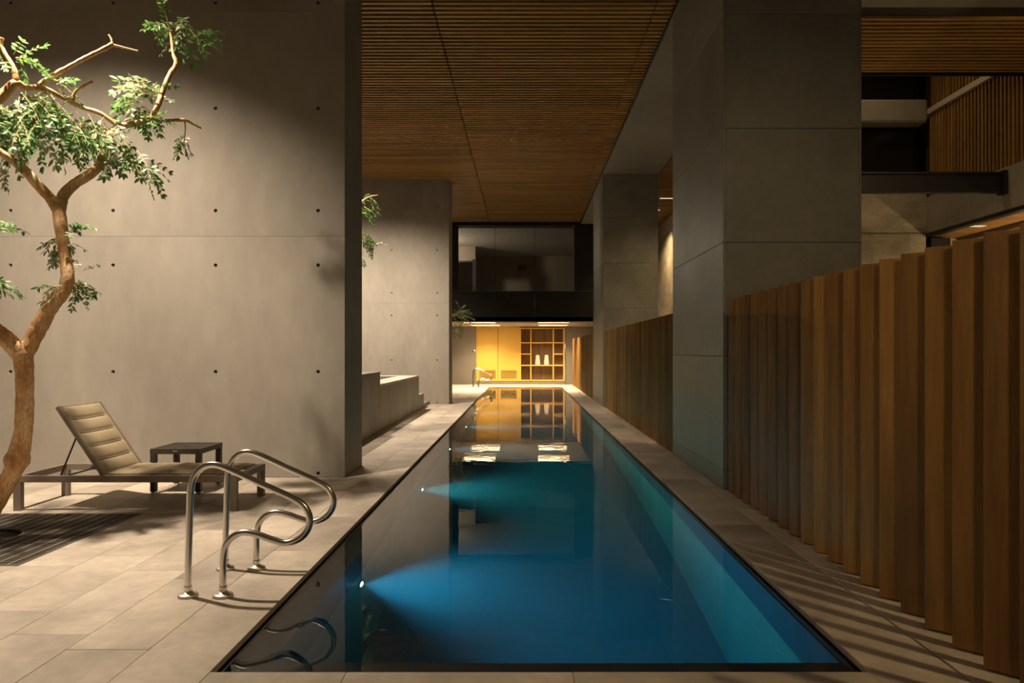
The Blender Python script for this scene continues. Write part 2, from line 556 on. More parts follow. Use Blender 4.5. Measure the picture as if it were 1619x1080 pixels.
wat = MB().box(i0[0] + 0.003, i0[1] - 0.003, i0[2] + 0.003, i0[3] - 0.003, -2.25, -0.012)
wat.build('pool_water', M_WATER, None, kind='structure', label='still blue water filling the long lap pool', cat='water')

# drain line along the fence side
MB().box(2.030, 2.042, 0, FARY - 0.1, -0.034, -0.012).build('drain_slot', M_BLACK, floor, label='thin dark drain line along the fence')

# ---- concrete walls with pours and tie holes


def concrete_wall(name, y0, y1, xl, label, holes_x, holes_z):
    t = thing(name, ((xl + WALLX) / 2, (y0 + y1) / 2, 0), label, 'wall', kind='structure')
    for z0, z1 in ((0, 2.8698), (2.8702, 5.5548), (5.5552, CEIL + 0.25)):
        o = MB().box(xl, WALLX, y0, y1, z0, z1).build('concrete_lift', M_CONC, t)
        bev(o, 0.004, 1)
        hs = [(hx, hz) for hx in holes_x for hz in holes_z if z0 < hz < z1]
        if hs:
            cmb = MB()
            for hx, hz in hs:
                cmb.lathe([(0.020, -0.03), (0.024, 0.02)][::-1], (hx, y0, hz), 'y', 12)
            co = bpy.data.objects.new('cutter', cmb.mesh('cutter', None)); C.objects.link(co)
            bm = bmesh.new(); bm.from_mesh(co.data); bmesh.ops.recalc_face_normals(bm, faces=bm.faces); bm.to_mesh(co.data); bm.free()
            # cutters reach 3 cm into the wall
            for v in co.data.vertices:
                v.co.y = 2 * y0 - v.co.y if v.co.y < y0 else v.co.y - 0.04
            bm = bmesh.new(); bm.from_mesh(co.data); bmesh.ops.recalc_face_normals(bm, faces=bm.faces); bm.to_mesh(co.data); bm.free()
            md = o.modifiers.new('holes', 'BOOLEAN'); md.operation = 'DIFFERENCE'; md.object = co; md.solver = 'EXACT'
            bpy.context.view_layer.update()
            dg = bpy.context.evaluated_depsgraph_get()
            me = bpy.data.meshes.new_from_object(o.evaluated_get(dg))
            o.modifiers.clear(); o.data = me
            bpy.data.objects.remove(co)
            for hx, hz in hs:
                copy_piece(plug, 'tie_hole_plug', t, (hx, y0 + 0.018, hz))
    return t


plug = MB().lathe([(0.019, 0), (0.019, 0.006)], (0, 0, 0), 'y', 10).mesh('tie_hole_plug', M_HOLE)
HZ = (0.05, 1.26, 2.53, 3.18, 4.40, 5.66)
concrete_wall('wall_left', W1Y0, W1Y1, -9.2, 'large board smooth concrete wall behind the lounger and tree', [-2.45 - 1.222 * i for i in range(5)], HZ)
concrete_wall('wall_left', W2Y0, W2Y1, -9.2, 'farther concrete wall standing past the spa steps', [-2.47 - 1.3 * i for i in range(4)], HZ)
MB().box(-9.5, -9.2, -1.5, FARY + 4, 0, CEIL + 0.3).build('wall_courtyard', M_CONC, None, kind='structure',
    label='concrete boundary wall closing the courtyard beyond the tree', cat='wall')

# ---- columns clad in stone panels


def column(y0, y1, label):
    t = thing('column', ((COLX0 + COLX1) / 2, (y0 + y1) / 2, 0), label, 'column', kind='structure')
    MB().box(COLX0 + 0.03, COLX1 - 0.03, y0 + 0.03, y1 - 0.03, 0, CEIL - 0.05).build('core', M_BLACK, t)
    zs = [0.0, 0.215, 1.45, 2.685, 3.92, 5.155, CEIL - 0.06]
    e = 0.0025
    for z0, z1 in zip(zs[:-1], zs[1:]):
        for a in ((COLX0 + 0.0305, COLX1 - 0.0305, y0, y0 + 0.03), (COLX0 + 0.0305, COLX1 - 0.0305, y1 - 0.03, y1),
                  (COLX0, COLX0 + 0.03, y0, y1), (COLX1 - 0.03, COLX1, y0, y1)):
            o = MB().box(a[0], a[1], a[2], a[3], z0 + e, z1 - e).build('stone_panel', M_COLUMN, t)
            bev(o, 0.002, 1)
    return t


column(7.4, 9.9, 'broad stone clad column between the two near fence runs')
column(18.6, 21.2, 'farther stone clad column rising behind the middle fence run')

# ---- ceilings
ceil = thing('ceiling', (0, 15, CEIL), 'timber slat ceiling running across above the pool', 'ceiling', kind='structure')
MB().box(-9.2, 2.13, -1.5, FACY + 0.05, CEIL + 0.10, CEIL + 0.3).build('ceiling_backing', M_SLATBACK, ceil)
PITCH = 0.125
XA, XB, XC = -1.29, 1.88, 2.13
s_left = MB().box(-2.4, 2.4, -0.026, 0.026, 0, 0.07).mesh('ceiling_slat', M_SLAT)
s_mid = MB().box(-(XB - XA) / 2 + 0.012, (XB - XA) / 2 - 0.012, -0.026, 0.026, 0, 0.07).mesh('ceiling_slat', M_SLAT)
rest = MB()
y = 0.5
while y < FACY - 0.03:
    if y > 8.2:
        copy_piece(s_mid, 'ceiling_slat', ceil, ((XA + XB) / 2, y, CEIL))
        if y > W1Y1 and not (W2Y0 - 0.03 < y < W2Y1 + 0.03):
            copy_piece(s_left, 'ceiling_slat', ceil, (XA - 0.012 - 2.4, y, CEIL))
        else:
            rest.box(WALLX + 0.02, XA - 0.006, y - 0.026, y + 0.026, CEIL, CEIL + 0.07, random.random())
    else:
        rest.box(-9, XA - 0.006, y - 0.026, y + 0.026, CEIL, CEIL + 0.07, random.random())
        rest.box(XA + 0.006, XB - 0.006, y - 0.026, y + 0.026, CEIL, CEIL + 0.07, random.random())
    rest.box(XB + 0.006, XC, y - 0.026, y + 0.026, CEIL, CEIL + 0.07, random.random())
    y += PITCH
rest.build('edge_slat_rows', M_SLAT, ceil, kind='stuff')
# dark metal edge trims, beams along and across
MB().box(2.13, 2.165, -1.5, FACY, CEIL - 0.015, CEIL + 0.3).build('trim_1', M_BLACK, None, kind='structure', label='black shadow gap strip along the slat ceiling edge', cat='trim')
o = MB().box(2.165, COLX1, -1.5, FACY + 0.4, CEIL - 0.06, CEIL + 0.6).build('beam', M_BEAM, None, kind='structure', label='long grey concrete beam resting on the two columns', cat='beam')
MB().box(COLX1, 12, 7.4, 9.72, CEIL, CEIL + 0.6).build('beam', M_BEAM, None, kind='structure', label='grey cross beam behind the near column at the frame top', cat='beam')
MB().box(COLX1, COLX1 + 0.05, 9.72, 12.1, CEIL - 0.05, CEIL + 0.4).build('trim_2', M_BLACK, None, kind='structure', label='black edge strip beside the side ceiling slats', cat='trim')
MB().box(COLX1, COLX1 + 0.05, 15.6, FACY, CEIL - 0.07, CEIL + 0.3).build('trim_3', M_BLACK, None, kind='structure', label='black edge strip between beam and far side ceiling', cat='trim')


def side_ceiling(x0, x1, y0, y1, label):
    t = thing('ceiling', ((x0 + x1) / 2, (y0 + y1) / 2, CEIL), label, 'ceiling', kind='structure')
    MB().box(x0, x1, y0 - 0.05, y1, CEIL + 0.1, CEIL + 0.3).build('ceiling_backing', M_SLATBACK, t)
    L = x1 - x0
    m = MB().box(-L / 2, L / 2, -0.026, 0.026, 0, 0.07).mesh('ceiling_slat', M_SLAT)
    y = y0
    while y < y1 - 0.03:
        copy_piece(m, 'ceiling_slat', t, ((x0 + x1) / 2, y, CEIL)); y += PITCH
    return t


sc1 = side_ceiling(COLX1 + 0.05, 11.5, 10.08, 12.08, 'slat ceiling edge behind the near column beside the void')
MB().box(COLX1 + 0.05, 11.5, 9.72, 10.035, CEIL + 0.03, CEIL + 0.3).build('shadow_gap', M_BLACK, sc1)
MB().box(COLX1 + 0.05, 11.5, 12.08, 12.11, CEIL - 0.02, CEIL + 0.5).build('edge_trim', M_BLACK, sc1)
side_ceiling(COLX1 + 0.05, 5.3, 15.7, 30.5, 'slat ceiling strip seen in the gap between the columns')
MB().box(COLX1, 11.5, -1.5, 7.4, CEIL + 0.05, CEIL + 0.3).build('ceiling', M_SLATBACK, None, kind='structure', label='plain dark ceiling over the walk behind the near fence', cat='ceiling')
MB().box(COLX1, 12, 12.11, 30.5, 9.6, 9.8).build('ceiling', M_SLATBACK, None, kind='structure', label='dark ceiling high above the side void', cat='ceiling')
for xx, yy_, ln in ((4.35, 21.8, 0.42), (4.3, 23.6, 0.40)):
    t = thing('strip_light', (xx, yy_, CEIL - 0.02), 'thin warm strip light %s in the gap between columns' % ('nearer' if yy_ < 22 else 'farther'), 'light', 'strip lights in the side ceiling')
    MB().box(xx, xx + ln, yy_ - 0.06, yy_ + 0.06, CEIL - 0.012, CEIL - 0.002).build('diffuser', M_STRIP, t)
    MB().box(xx - 0.01, xx + ln + 0.01, yy_ - 0.07, yy_ + 0.07, CEIL - 0.006, CEIL + 0.001).build('frame', M_BLACK, t)

# ---- far end: recessed wall under the upper storey
wb = thing('wall_back', (0, FARY, 0), 'grey panelled end wall around the yellow joinery', 'wall', kind='structure')
for x0, x1 in ((-6, -4.3), (-4.297, -2.184), (1.876, 3.0), (3.003, 5.3)):
    for z0, z1 in ((0, 1.4), (1.403, SOF)):
        MB().box(x0, x1, FARY, FARY + 0.4, z0, z1).build('wall_panel', M_GREY, wb)
MB().box(-2.181, 1.873, FARY, FARY + 0.4, 0, 0.145).build('plinth_panel', M_GREY, wb)
MB().box(-2.181, 1.873, FARY + 0.42, FARY + 0.5, 0.145, SOF).build('wall_panel', M_GREY, wb)
sof = thing('soffit', (0, 28.5, SOF), 'pale soffit under the black upper storey at the pool end', 'soffit', kind='structure')
M_SOF = mat('warm_soffit', (0.30, 0.25, 0.19), (0.35, 0.29, 0.22), 1.5, 0.7)
LX = [(-1.72, 26.75), (1.18, 26.75), (-1.66, 29.75), (1.26, 29.75)]
HX, HY = 0.62, 0.55
rects = [(-6.0, 3.66, FACY, FARY + 0.4)]
for lx, ly in LX:
    rects = [q for r in rects for q in cut(r, (lx - HX, lx + HX, ly - HY, ly + HY))]
b = MB()
for r in rects: b.box(r[0], r[1], r[2], r[3], SOF, SOF + 0.16)
b.build('soffit_board', M_SOF, sof)
for i, (lx, ly) in enumerate(LX):
    t = thing('recessed_light', (lx, ly, SOF + 0.15), 'square recessed soffit light %s the %s' % ('above the pool end, over' if ly < 28 else 'close to the wall, over',
              'yellow doors' if lx < 0 else 'open shelves'), 'light', 'square recessed lights in the soffit')
    MB().box(lx - HX, lx + HX, ly - HY, ly + HY, SOF + 0.10, SOF + 0.13).build('diffuser', M_DIFF, t)
    fr = MB()
    for a in ((lx - HX - 0.02, lx + HX + 0.02, ly - HY - 0.02, ly - HY), (lx - HX - 0.02, lx + HX + 0.02, ly + HY, ly + HY + 0.02),
              (lx - HX - 0.02, lx - HX, ly - HY, ly + HY), (lx + HX, lx + HX + 0.02, ly - HY, ly + HY)):
        fr.box(a[0], a[1], a[2], a[3], SOF - 0.006, SOF)
    fr.build('frame', M_WHITE, t)
    li = bpy.data.lights.new('lamp_light', 'AREA'); li.shape = 'RECTANGLE'; li.size = 2 * HX - 0.1; li.size_y = 2 * HY - 0.1
    li.energy = P_SOFFIT; li.color = (1.0, 0.74, 0.44); li.spread = math.radians(118)
    lo = bpy.data.objects.new('lamp_light', li); place(lo, t, (lx, ly, SOF + 0.09))

# yellow cupboard with two louvred doors
S = FARY / F
ZB, ZT = 0.148, SOF - 0.005
cab = thing('cupboard', (-1.18, FARY, ZB), 'yellow double door cupboard with louvred vents at the pool end', 'cupboard')
MB().box(-2.178, -2.10, FARY - 0.02, FARY + 0.40, ZB, ZT).box(-0.235, -0.178, FARY - 0.02, FARY + 0.40, ZB, ZT).box(-2.10, -0.235, FARY - 0.02, FARY + 0.40, ZB, ZB + 0.05)\
    .box(-2.10, -0.235, FARY - 0.02, FARY + 0.40, ZT - 0.06, ZT).box(-2.10, -0.235, FARY + 0.36, FARY + 0.40, ZB, ZT).build('carcass', M_YELLOW, cab)
MB().box(-1.21, -1.16, FARY + 0.03, FARY + 0.04, ZB + 0.05, ZT - 0.06).build('door_gap_strip', M_BLACK, cab)
for i, (x0, x1, v0, v1) in enumerate(((-2.095, -1.195, -2.045, -1.285), (-1.177, -0.242, -1.055, -0.325))):
    z0, z1 = ZB + 0.055, ZT - 0.065
    d = MB()
    d.box(x0, v0, FARY - 0.012, FARY + 0.03, z0, z1).box(v1, x1, FARY - 0.012, FARY + 0.03, z0, z1)
    d.box(v0, v1, FARY - 0.012, FARY + 0.03, z0, 0.245).box(v0, v1, FARY - 0.012, FARY + 0.03, 0.645, z1)
    do = d.build('door', M_YELLOW, cab)
    MB().box(v0, v1, FARY + 0.028, FARY + 0.032, 0.245, 0.645).build('vent_back', M_BLACK, do)
    for q in range(7):
        zc = 0.272 + q * 0.058
        MB().bar((v0, FARY + 0.004, zc), (v1, FARY + 0.004, zc), 0.026, 0.010, (0, -0.6, 0.8)).build('louvre', M_YELLOW, do)
sh = thing('shelf_unit', (0.85, FARY, ZB), 'yellow framed open shelving with brown backs at the pool end', 'shelf')
YF, YBK = FARY - 0.02, FARY + 0.40
z_top, z_bot = 2.60, ZB
for i, xv in enumerate((-0.150, 0.33, 1.364, 1.848)):
    MB().box(xv - 0.026, xv + 0.026, YF, YBK, z_bot, z_top).build('upright', M_YELLOW, sh)
MB().box(-0.124, 1.822, YF, YBK, z_bot, z_bot + 0.05).build('bottom_board', M_YELLOW, sh)
MB().box(-0.124, 1.822, YF, YBK, z_top - 0.05, z_top).build('top_board', M_YELLOW, sh)
for x0, x1, zz in ((-0.124, 0.304, (1.907, 1.387, 0.866)), (0.356, 1.338, (1.907, 0.866)), (1.39, 1.822, (1.907, 1.387, 0.866))):
    for z in zz:
        MB().box(x0, x1, YF, YBK, z - 0.024, z + 0.024).build('shelf_board', M_YELLOW, sh)
MB().box(-0.124, 1.822, FARY + 0.37, FARY + 0.40, z_bot, z_top).build('back_panel', M_SHELFBACK, sh)
for i, xc in enumerate((0.64, 1.05)):
    t = thing('towel_roll_stand', (xc, FARY + 0.14, 0.891), 'pale tapered towel stack on the open shelf, %s' % ('nearer the yellow doors' if i == 0 else 'farther from the yellow doors'), 'towels', 'towel stacks on the shelf')
    MB().lathe([(0.118, 0), (0.122, 0.02), (0.112, 0.16), (0.096, 0.31), (0.082, 0.43), (0.074, 0.452)], (xc, FARY + 0.14, 0.891), 'z', 24).build('towel_stack', M_WHITE, t, smooth=True)
    fo = MB()
    for q in range(7):
        zz = 0.05 + q * 0.06
        r = 0.124 - 0.10 * zz
        fo.lathe([(r - 0.002, zz), (r + 0.002, zz + 0.006), (r - 0.003, zz + 0.012)], (xc, FARY + 0.14, 0.891), 'z', 24)
    fo.build('fold_ridges', M_WHITE, t, smooth=True)
t = thing('shower_valve', (-2.28, FARY, 1.5), 'small round chrome valve on the grey end wall', 'valve')
MB().lathe([(0.075, 0), (0.075, -0.012), (0.05, -0.02)], (-2.28, FARY, 1.5), 'y', 20).build('rosette', M_STEEL, t)
MB().lathe([(0.03, -0.02), (0.03, -0.06), (0.02, -0.07)], (-2.28, FARY, 1.5), 'y', 16).build('knob', M_STEEL, t)
MB().tube([(1.90, FARY - 0.06, 0.002), (1.90, FARY - 0.06, SOF - 0.002)], 0.018, 10).build('steel_pole', M_STEEL, None, label='thin pale pole beside the yellow shelving', cat='pole', smooth=True)

# ---- upper storey: fascia, glazing, dim room behind
up = thing('upper_storey', (0, FACY, SOF), 'black fronted upper storey bridging the pool end', 'building', kind='structure')
FS = FACY / F
for x0, x1 in ((-6.0, -3.3), (-3.295, -1.1), (-1.095, 0.41), (0.415, 1.9), (1.905, 3.66)):
    MB().box(x0, x1, FACY, FACY + 0.12, SOF + 0.0, 3.77).build('fascia_panel', M_BLACKPANEL, up)
MB().box(-6, 3.66, FACY - 0.02, FACY + 0.02, SOF - 0.04, SOF - 0.001).build('soffit_edge', M_SOF, up)
MB().box(-6, 3.66, FACY - 0.01, FACY + 0.12, 3.775, 3.80).build('sill', mat('sill_metal', (0.10, 0.095, 0.08), None, 3, 0.4), up)
MB().box(-6, 3.66, FACY + 0.0, FACY + 0.12, 6.30, CEIL + 0.05).build('head_frame', M_BLACK, up)
MB().box(-2.72, -2.48, FACY - 0.03, FACY + 0.14, 3.80, 6.30).build('corner_post', M_BLACK, up)
MB().box(1.925, 3.66, FACY, FACY + 0.12, 3.80, 6.30).build('side_panel', M_BLACKPANEL, up)
wdw = thing('window_1', (-0.3, FACY + 0.05, 3.8), 'upper glazed front with three tall panes', 'window', kind='structure')
xs = (-2.475, -1.10, 0.41, 1.90)
for a, c in zip(xs[:-1], xs[1:]):
    MB().box(a + 0.008, c - 0.008, FACY + 0.05, FACY + 0.062, 3.802, 6.298).build('pane', M_GLASS, wdw)
MB().box(-6, -2.73, FACY + 0.05, FACY + 0.062, 3.802, 6.298).build('pane', M_GLASS, wdw)
for a in xs[1:-1]:
    MB().box(a - 0.007, a + 0.007, FACY + 0.03, FACY + 0.08, 3.802, 6.298).build('mullion', M_BLACK, wdw)
MB().box(1.895, 1.922, FACY + 0.0, FACY + 0.10, 3.80, 6.30).build('mullion', M_TAUPE, wdw)
# the room behind it
RB = 33.6
rm = thing('wall_room', (-0.5, RB, 3.7), 'brown back wall of the dim room behind the upper glazing', 'wall', kind='structure')
M_ROOM = mat('room_panelling', (0.17, 0.135, 0.10), (0.23, 0.185, 0.14), 1.0, 0.6, 0.02, (2, 2, 0.3), vary=0.06)
for x0, x1 in ((-6, -3.6), (-3.595, -2.36), (-2.355, -0.9), (-0.895, 0.6), (0.605, 2.1), (2.105, 3.6)):
    MB().box(x0, x1, RB, RB + 0.15, 3.6, 6.25).build('wall_panel', M_ROOM, rm)
MB().box(-6, 3.66, FACY + 0.12, RB, 6.2, 6.3).build('ceiling_room', mat('room_ceiling', (0.36, 0.34, 0.30), (0.40, 0.37, 0.33), 1, 0.8), None, kind='structure',
    label='grey ceiling of the room behind the upper glazing', cat='ceiling')
MB().box(-6, 3.66, FACY + 0.12, RB, 3.55, 3.62).build('floor_room', M_GREY, None, kind='structure', label='floor of the room behind the upper glazing', cat='floor')
MB().box(3.5, 3.66, FACY + 0.12, RB, 3.6, 6.25).build('wall_room', M_ROOM, None, kind='structure', label='brown side wall inside the upper room', cat='wall')
# partition with a doorway
pt = thing('partition', (-3.2, 30.5, 3.62), 'doorway partition with a pale header in the upper room', 'partition', kind='structure')
MB().box(-6, -2.16, 30.5, 30.62, 5.55, 6.2).build('header', M_ROOM, pt)
MB().box(-2.28, -2.13, 30.44, 30.68, 3.62, 5.62).build('door_jamb', M_BLACK, pt)
MB().box(-2.95, -2.28, 30.50, 30.56, 5.49, 5.56).build('door_head', M_BLACK, pt)
MB().box(-3.05, -2.95, 30.44, 30.68, 3.62, 5.62).build('door_jamb', M_BLACK, pt)
MB().box(-6, -3.05, 30.5, 30.62, 3.62, 5.55).build('partition_wall', M_PLASTER, pt)
t = thing('guard_rail', (-2.6, 32.2, 3.62), 'thin guard rail seen through the upper doorway', 'rail')
MB().box(-3.4, -2.0, 32.18, 32.22, 4.50, 4.54).build('top_rail', M_STEELDK, t)
MB().box(-2.75, -2.72, 32.18, 32.22, 3.62, 4.5).build('post', M_STEELDK, t)
MB().box(-2.02, -1.99, 32.18, 32.22, 3.62, 4.5).build('post', M_STEELDK, t)
t = thing('wall_speaker', (-0.08, RB - 0.1, 5.6), 'small black box high on the upper room wall', 'speaker')
MB().box(-0.27, 0.10, RB - 0.16, RB - 0.01, 5.5, 5.72).build('housing', M_BLACK, t, bevel=0.01)
MB().box(-0.24, 0.07, RB - 0.168, RB - 0.16, 5.53, 5.69).build('grille', M_STEELDK, t)
t = thing('added_room_light', (-4.2, 28.5, 5.95), 'small added ceiling lamp lighting the upper room', 'light')  # lamp added out of sight to light the room
MB().lathe([(0.16, 0), (0.16, 0.04), (0.03, 0.05), (0.03, 0.25)], (-4.2, 28.5, 5.95), 'z', 20).build('shade', M_WHITE, t)
li = bpy.data.lights.new('lamp_light', 'POINT'); li.energy = P_ROOM; li.color = WARM; li.shadow_soft_size = 0.12
lo = bpy.data.objects.new('lamp_light', li); place(lo, t, (-4.2, 28.5, 5.80))

# ---- side block, void and gallery behind the fence
sb = thing('wall_right', (7.2, 15.6, 0), 'veined stone block wall behind the fence at the void', 'wall', kind='structure')
MB().box(5.36, 9.2, 15.66, 16.2, 0, 5.13).build('core', M_BLACK, sb)
for r, (z0, z1) in enumerate(((0, 1.0), (1.003, 2.0), (2.003, 3.0), (3.003, 4.20))):
    xsj = [5.36, 6.2, 7.1, 7.98, 8.83, 9.2] if r % 2 else [5.36, 5.8, 6.6, 7.5, 8.4, 9.2]
    for a, c in zip(xsj[:-1], xsj[1:]):
        MB().box(a + 0.0015, c - 0.0015, 15.62, 15.66, z0, z1).build('stone_panel', M_STONE, sb)
MB().box(5.36, 9.2, 15.60, 15.66, 4.215, 5.13).build('stone_band', M_STONE, sb)
MB().box(5.3, 9.2, 15.9, 16.0, 5.13, 9.6).build('dark_glazing', mat('dark_glazing', (0.012, 0.010, 0.008), None, 2, 0.15), sb)
MB().box(5.3, 9.18, 15.5, 15.9, 6.70, 7.24).build('balcony_band', M_CONC, sb, bevel=0.06)
sl = thing('wall_right', (5.3, 23, 0), 'coursed stone side wall glimpsed between the two columns', 'wall', kind='structure')
z = 0.0
r = 0
while z < 5.45:
    yb = 15.66 + (0.0 if r % 2 else -0.6)
    while yb < 31:
        y0, y1 = max(yb, 15.66), min(yb + 1.2, 31)
        if y1 > y0 + 0.01:
            MB().box(5.30, 5.36, y0 + 0.0015, y1 - 0.0015, z + 0.0015, z + 0.4485).build('stone_course', M_STONE, sl)
        yb += 1.2
    z += 0.45; r += 1
MB().box(5.30, 5.36, 15.66, 31, z + 0.002, CEIL + 0.2).build('plaster_band', M_PLASTER, sl)
gal = thing('gallery', (9.2, 12.5, 4.1), 'concrete gallery front with slat screen above the void', 'gallery', kind='structure')
MB().box(9.2, 9.35, 6, 15.9, 4.20, 5.02).build('parapet', M_CONC, gal)
MB().box(9.19, 9.36, 6, 15.9, 4.12, 4.20).build('edge_trim', M_BLACK, gal)
MB().box(9.18, 9.42, 6, 15.9, 6.90, 7.02).build('light_ledge', M_PLASTER, gal)
MB().box(9.36, 9.46, 6, 15.9, 5.02, 9.6).build('screen_backing', M_SLATBACK, gal)
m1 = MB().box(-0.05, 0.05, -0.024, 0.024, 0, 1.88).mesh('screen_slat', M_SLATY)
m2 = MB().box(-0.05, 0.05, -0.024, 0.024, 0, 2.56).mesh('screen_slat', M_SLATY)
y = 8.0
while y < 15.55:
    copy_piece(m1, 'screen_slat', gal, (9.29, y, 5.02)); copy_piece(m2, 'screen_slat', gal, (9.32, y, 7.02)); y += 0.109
gs = thing('ceiling', (9.8, 12.5, 4.12), 'low timber soffit under the gallery at the fence top', 'ceiling', kind='structure')
y = 6.0
mm = MB().box(-0.425, 0.425, -0.055, 0.055, 0, 0.04).mesh('soffit_board', M_SLAT)
while y < 15.9:
    copy_piece(mm, 'soffit_board', gs, (9.785, y, 4.14)); y += 0.116
MB().box(9.36, 10.21, 6, 15.9, 4.185, 4.25).build('soffit_backing', M_SLATBACK, gs)
MB().box(10.1, 10.16, 6, 15.9, 4.04, 4.14).build('edge_channel', M_TAUPE, gs)
gw = thing('wall_right', (10.5, 12, 0), 'warm lit plaster wall under the gallery behind the fence', 'wall', kind='structure')
MB().box(10.9, 11.1, 4, 18, 0, 4.3).build('plaster', M_PLASTER, gw)
MB().box(9.3, 10.9, 15.9, 16.1, 0, 4.3).build('plaster', M_PLASTER, gw)
MB().box(10.86, 10.9, 12.9, 13.5, 3.2, 3.78).build('wall_grille', M_STEELDK, gw)
t = thing('strip_light', (9.5, 14.3, 4.13), 'short warm strip light in the low gallery soffit', 'light')
MB().box(9.40, 9.66, 14.25, 14.40, 4.128, 4.139).build('diffuser', M_STRIP, t)
MB().box(9.39, 9.67, 14.24, 14.41, 4.134, 4.1395).build('frame', M_BLACK, t)
for yy_ in (9.6, 13.6):  # lamps added out of sight to brighten the soffit and plaster
    t = thing('added_wall_lamp', (10.88, yy_, 2.6), 'added warm lamp brightening the gallery soffit, hidden behind the fence, %s' % ('nearer' if yy_ < 11 else 'by the stone wall'), 'light', 'added lamps under the gallery')
    MB().box(10.84, 10.895, yy_ - 0.06, yy_ + 0.06, 2.5, 2.8).build('bracket', M_STEELDK, t)
    MB().lathe([(0.05, 0), (0.07, 0.02), (0.09, 0.14)], (10.76, yy_, 2.62), 'z', 16).build('shade', M_WHITE, t, smooth=True)
    li = bpy.data.lights.new('lamp_light', 'POINT'); li.energy = 60; li.color = AMBER; li.shadow_soft_size = 0.06
    lo = bpy.data.objects.new('lamp_light', li); place(lo, t, (10.70, yy_, 2.90))
MB().box(9.3, 9.75, 15.6, 15.88, 3.3, 4.10).build('duct_box', M_BLACK, None, label='black box beside the stone wall under the gallery', cat='box', bevel=0.01)
bmx = thing('steel_beam', (7.2, 13.05, 4.53), 'black steel beam crossing the void to the gallery parapet', 'beam', kind='structure')
MB().box(5.3, 9.19, 12.98, 13.12, 4.88, 4.92).build('flange', M_BLACK, bmx)
MB().box(5.3, 9.19, 12.98, 13.12, 4.53, 4.56).build('flange', M_BLACK, bmx)
MB().box(5.3, 9.19, 13.04, 13.06, 4.56, 4.88).build('web', M_BLACK, bmx)
MB().box(9.10, 9.19, 12.96, 13.14, 4.50, 4.95).build('end_plate', M_BLACK, bmx)
# outer closing walls of the side void
MB().box(11.9, 12.1, -1.5, 31, 0, 9.7).build('wall_right', M_SLATBACK, None, kind='structure', label='outer wall behind the gallery', cat='wall')

# ------------------------------------------------------------------ spa with steps
spa = thing('raised_spa', (-4.4, 15, 0), 'raised stone clad spa with a rim and steps between the walls', 'spa', kind='structure')
SX = -2.70


def clad(y0, y1, h, n):
    L = (y1 - y0) / n
    for i in range(n):
        o = MB().box(SX - 0.03, SX, y0 + i * L + 0.002, y0 + (i + 1) * L - 0.002, 0.0, h).build('cladding_panel', M_SPA, spa)
        bev(o, 0.003, 1)


MB().box(-6, SX - 0.03, W1Y1, 12.82, 0, 1.08).build('planter_core', M_SPA, spa)
clad(W1Y1, 12.85, 1.09, 5)
MB().box(-6, SX + 0.005, W1Y1, 12.86, 1.092, 1.12).build('planter_coping', M_SPA, spa)
MB().box(-6, SX - 0.03, 12.85, 17.57, 0, 0.55).build('spa_core', M_SPA, spa)
clad(12.86, 17.6, 0.84, 6)
b = MB()
rin = (-5.6, SX - 0.45, 13.4, 17.2)
for a in ((-6, SX + 0.005, 12.86, rin[2]), (-6, SX + 0.005, rin[3], 17.61), (-6, rin[0], rin[2], rin[3]), (rin[1], SX + 0.005, rin[2], rin[3])):
    b.box(a[0], a[1], a[2], a[3], 0.842, 0.885)
b.build('rim_coping', M_TILE, spa)
b = MB(); walls_in(b, rin[0], rin[1], rin[2], rin[3], 0.55, 0.842); b.build('tub_lining', M_SPA, spa)
MB().box(rin[0], rin[1], rin[2], rin[3], 0.70, 0.80).build('spa_water', M_WATER2, spa)
MB().box(-6, SX - 0.03, 17.57, 17.60, 0, 0.842).build('cladding_panel', M_SPA, spa)
MB().box(-6, SX, 17.61, 18.50, 0, 0.38).build('step', M_SPA, spa, bevel=0.004)
MB().box(-6, SX, 18.505, 19.49, 0, 0.10).build('step', M_SPA, spa, bevel=0.004)

# ------------------------------------------------------------------ board fences
FINL, FINT, FH = 0.26, 0.045, 2.06
ang = math.atan2(-0.655, 0.755)


def fin_mesh(i):
    o = MB().box(0, FINL, 0, FINT, 0, FH - 0.012)
    me = o.mesh('fence_board', M_FIN)
    bm = bmesh.new(); bm.from_mesh(me)
    bmesh.ops.bevel(bm, geom=list(bm.edges), offset=0.003, segments=1, affect='EDGES')
    bm.to_mesh(me); bm.free()
    return me


fin = fin_mesh(0)


def fence(y0, n, label, step=0.235):
    t = thing('board_fence', (2.25, y0 + n * step / 2, 0), label, 'fence', 'angled board fences beside the pool', )
    rf = random.Random(int(y0 * 10))
    for i in range(n):
        copy_piece(fin, 'fence_board', t, (2.16, y0 + i * step, 0.012), ang + rf.uniform(-0.03, 0.03))
    MB().box(2.30, 2.36, y0 - 0.2, y0 + (n - 1) * step, 0.001, 0.012).build('floor_rail', M_STEELDK, t)
    return t


fence(3.21 - 0.235 * 4, 22, 'tall fence of angled brown boards nearest, in front of the near column')
fence(9.98, 36, 'tall fence of angled brown boards between the two columns')
fence(21.5, 38, 'tall fence of angled brown boards past the farther column, at the pool end')

# ------------------------------------------------------------------ handrails
RAILUV = [(100, 712), (101, 600), (104, 480), (108, 340), (113, 250), (130, 195), (165, 158), (210, 147), (260, 160), (330, 191), (400, 224), (470, 255), (540, 287),
          (590, 318), (618, 365), (616, 415), (582, 460), (520, 482), (460, 468), (400, 447), (345, 437), (300, 450), (265, 487), (251, 545), (250, 620), (250, 712)]


def rail_profile():
    return smooth_pts([(-2.2016 + u / 696.6 + 2.058, 0.0, 1.0194 - v / 696.6) for u, v in RAILUV], 5)


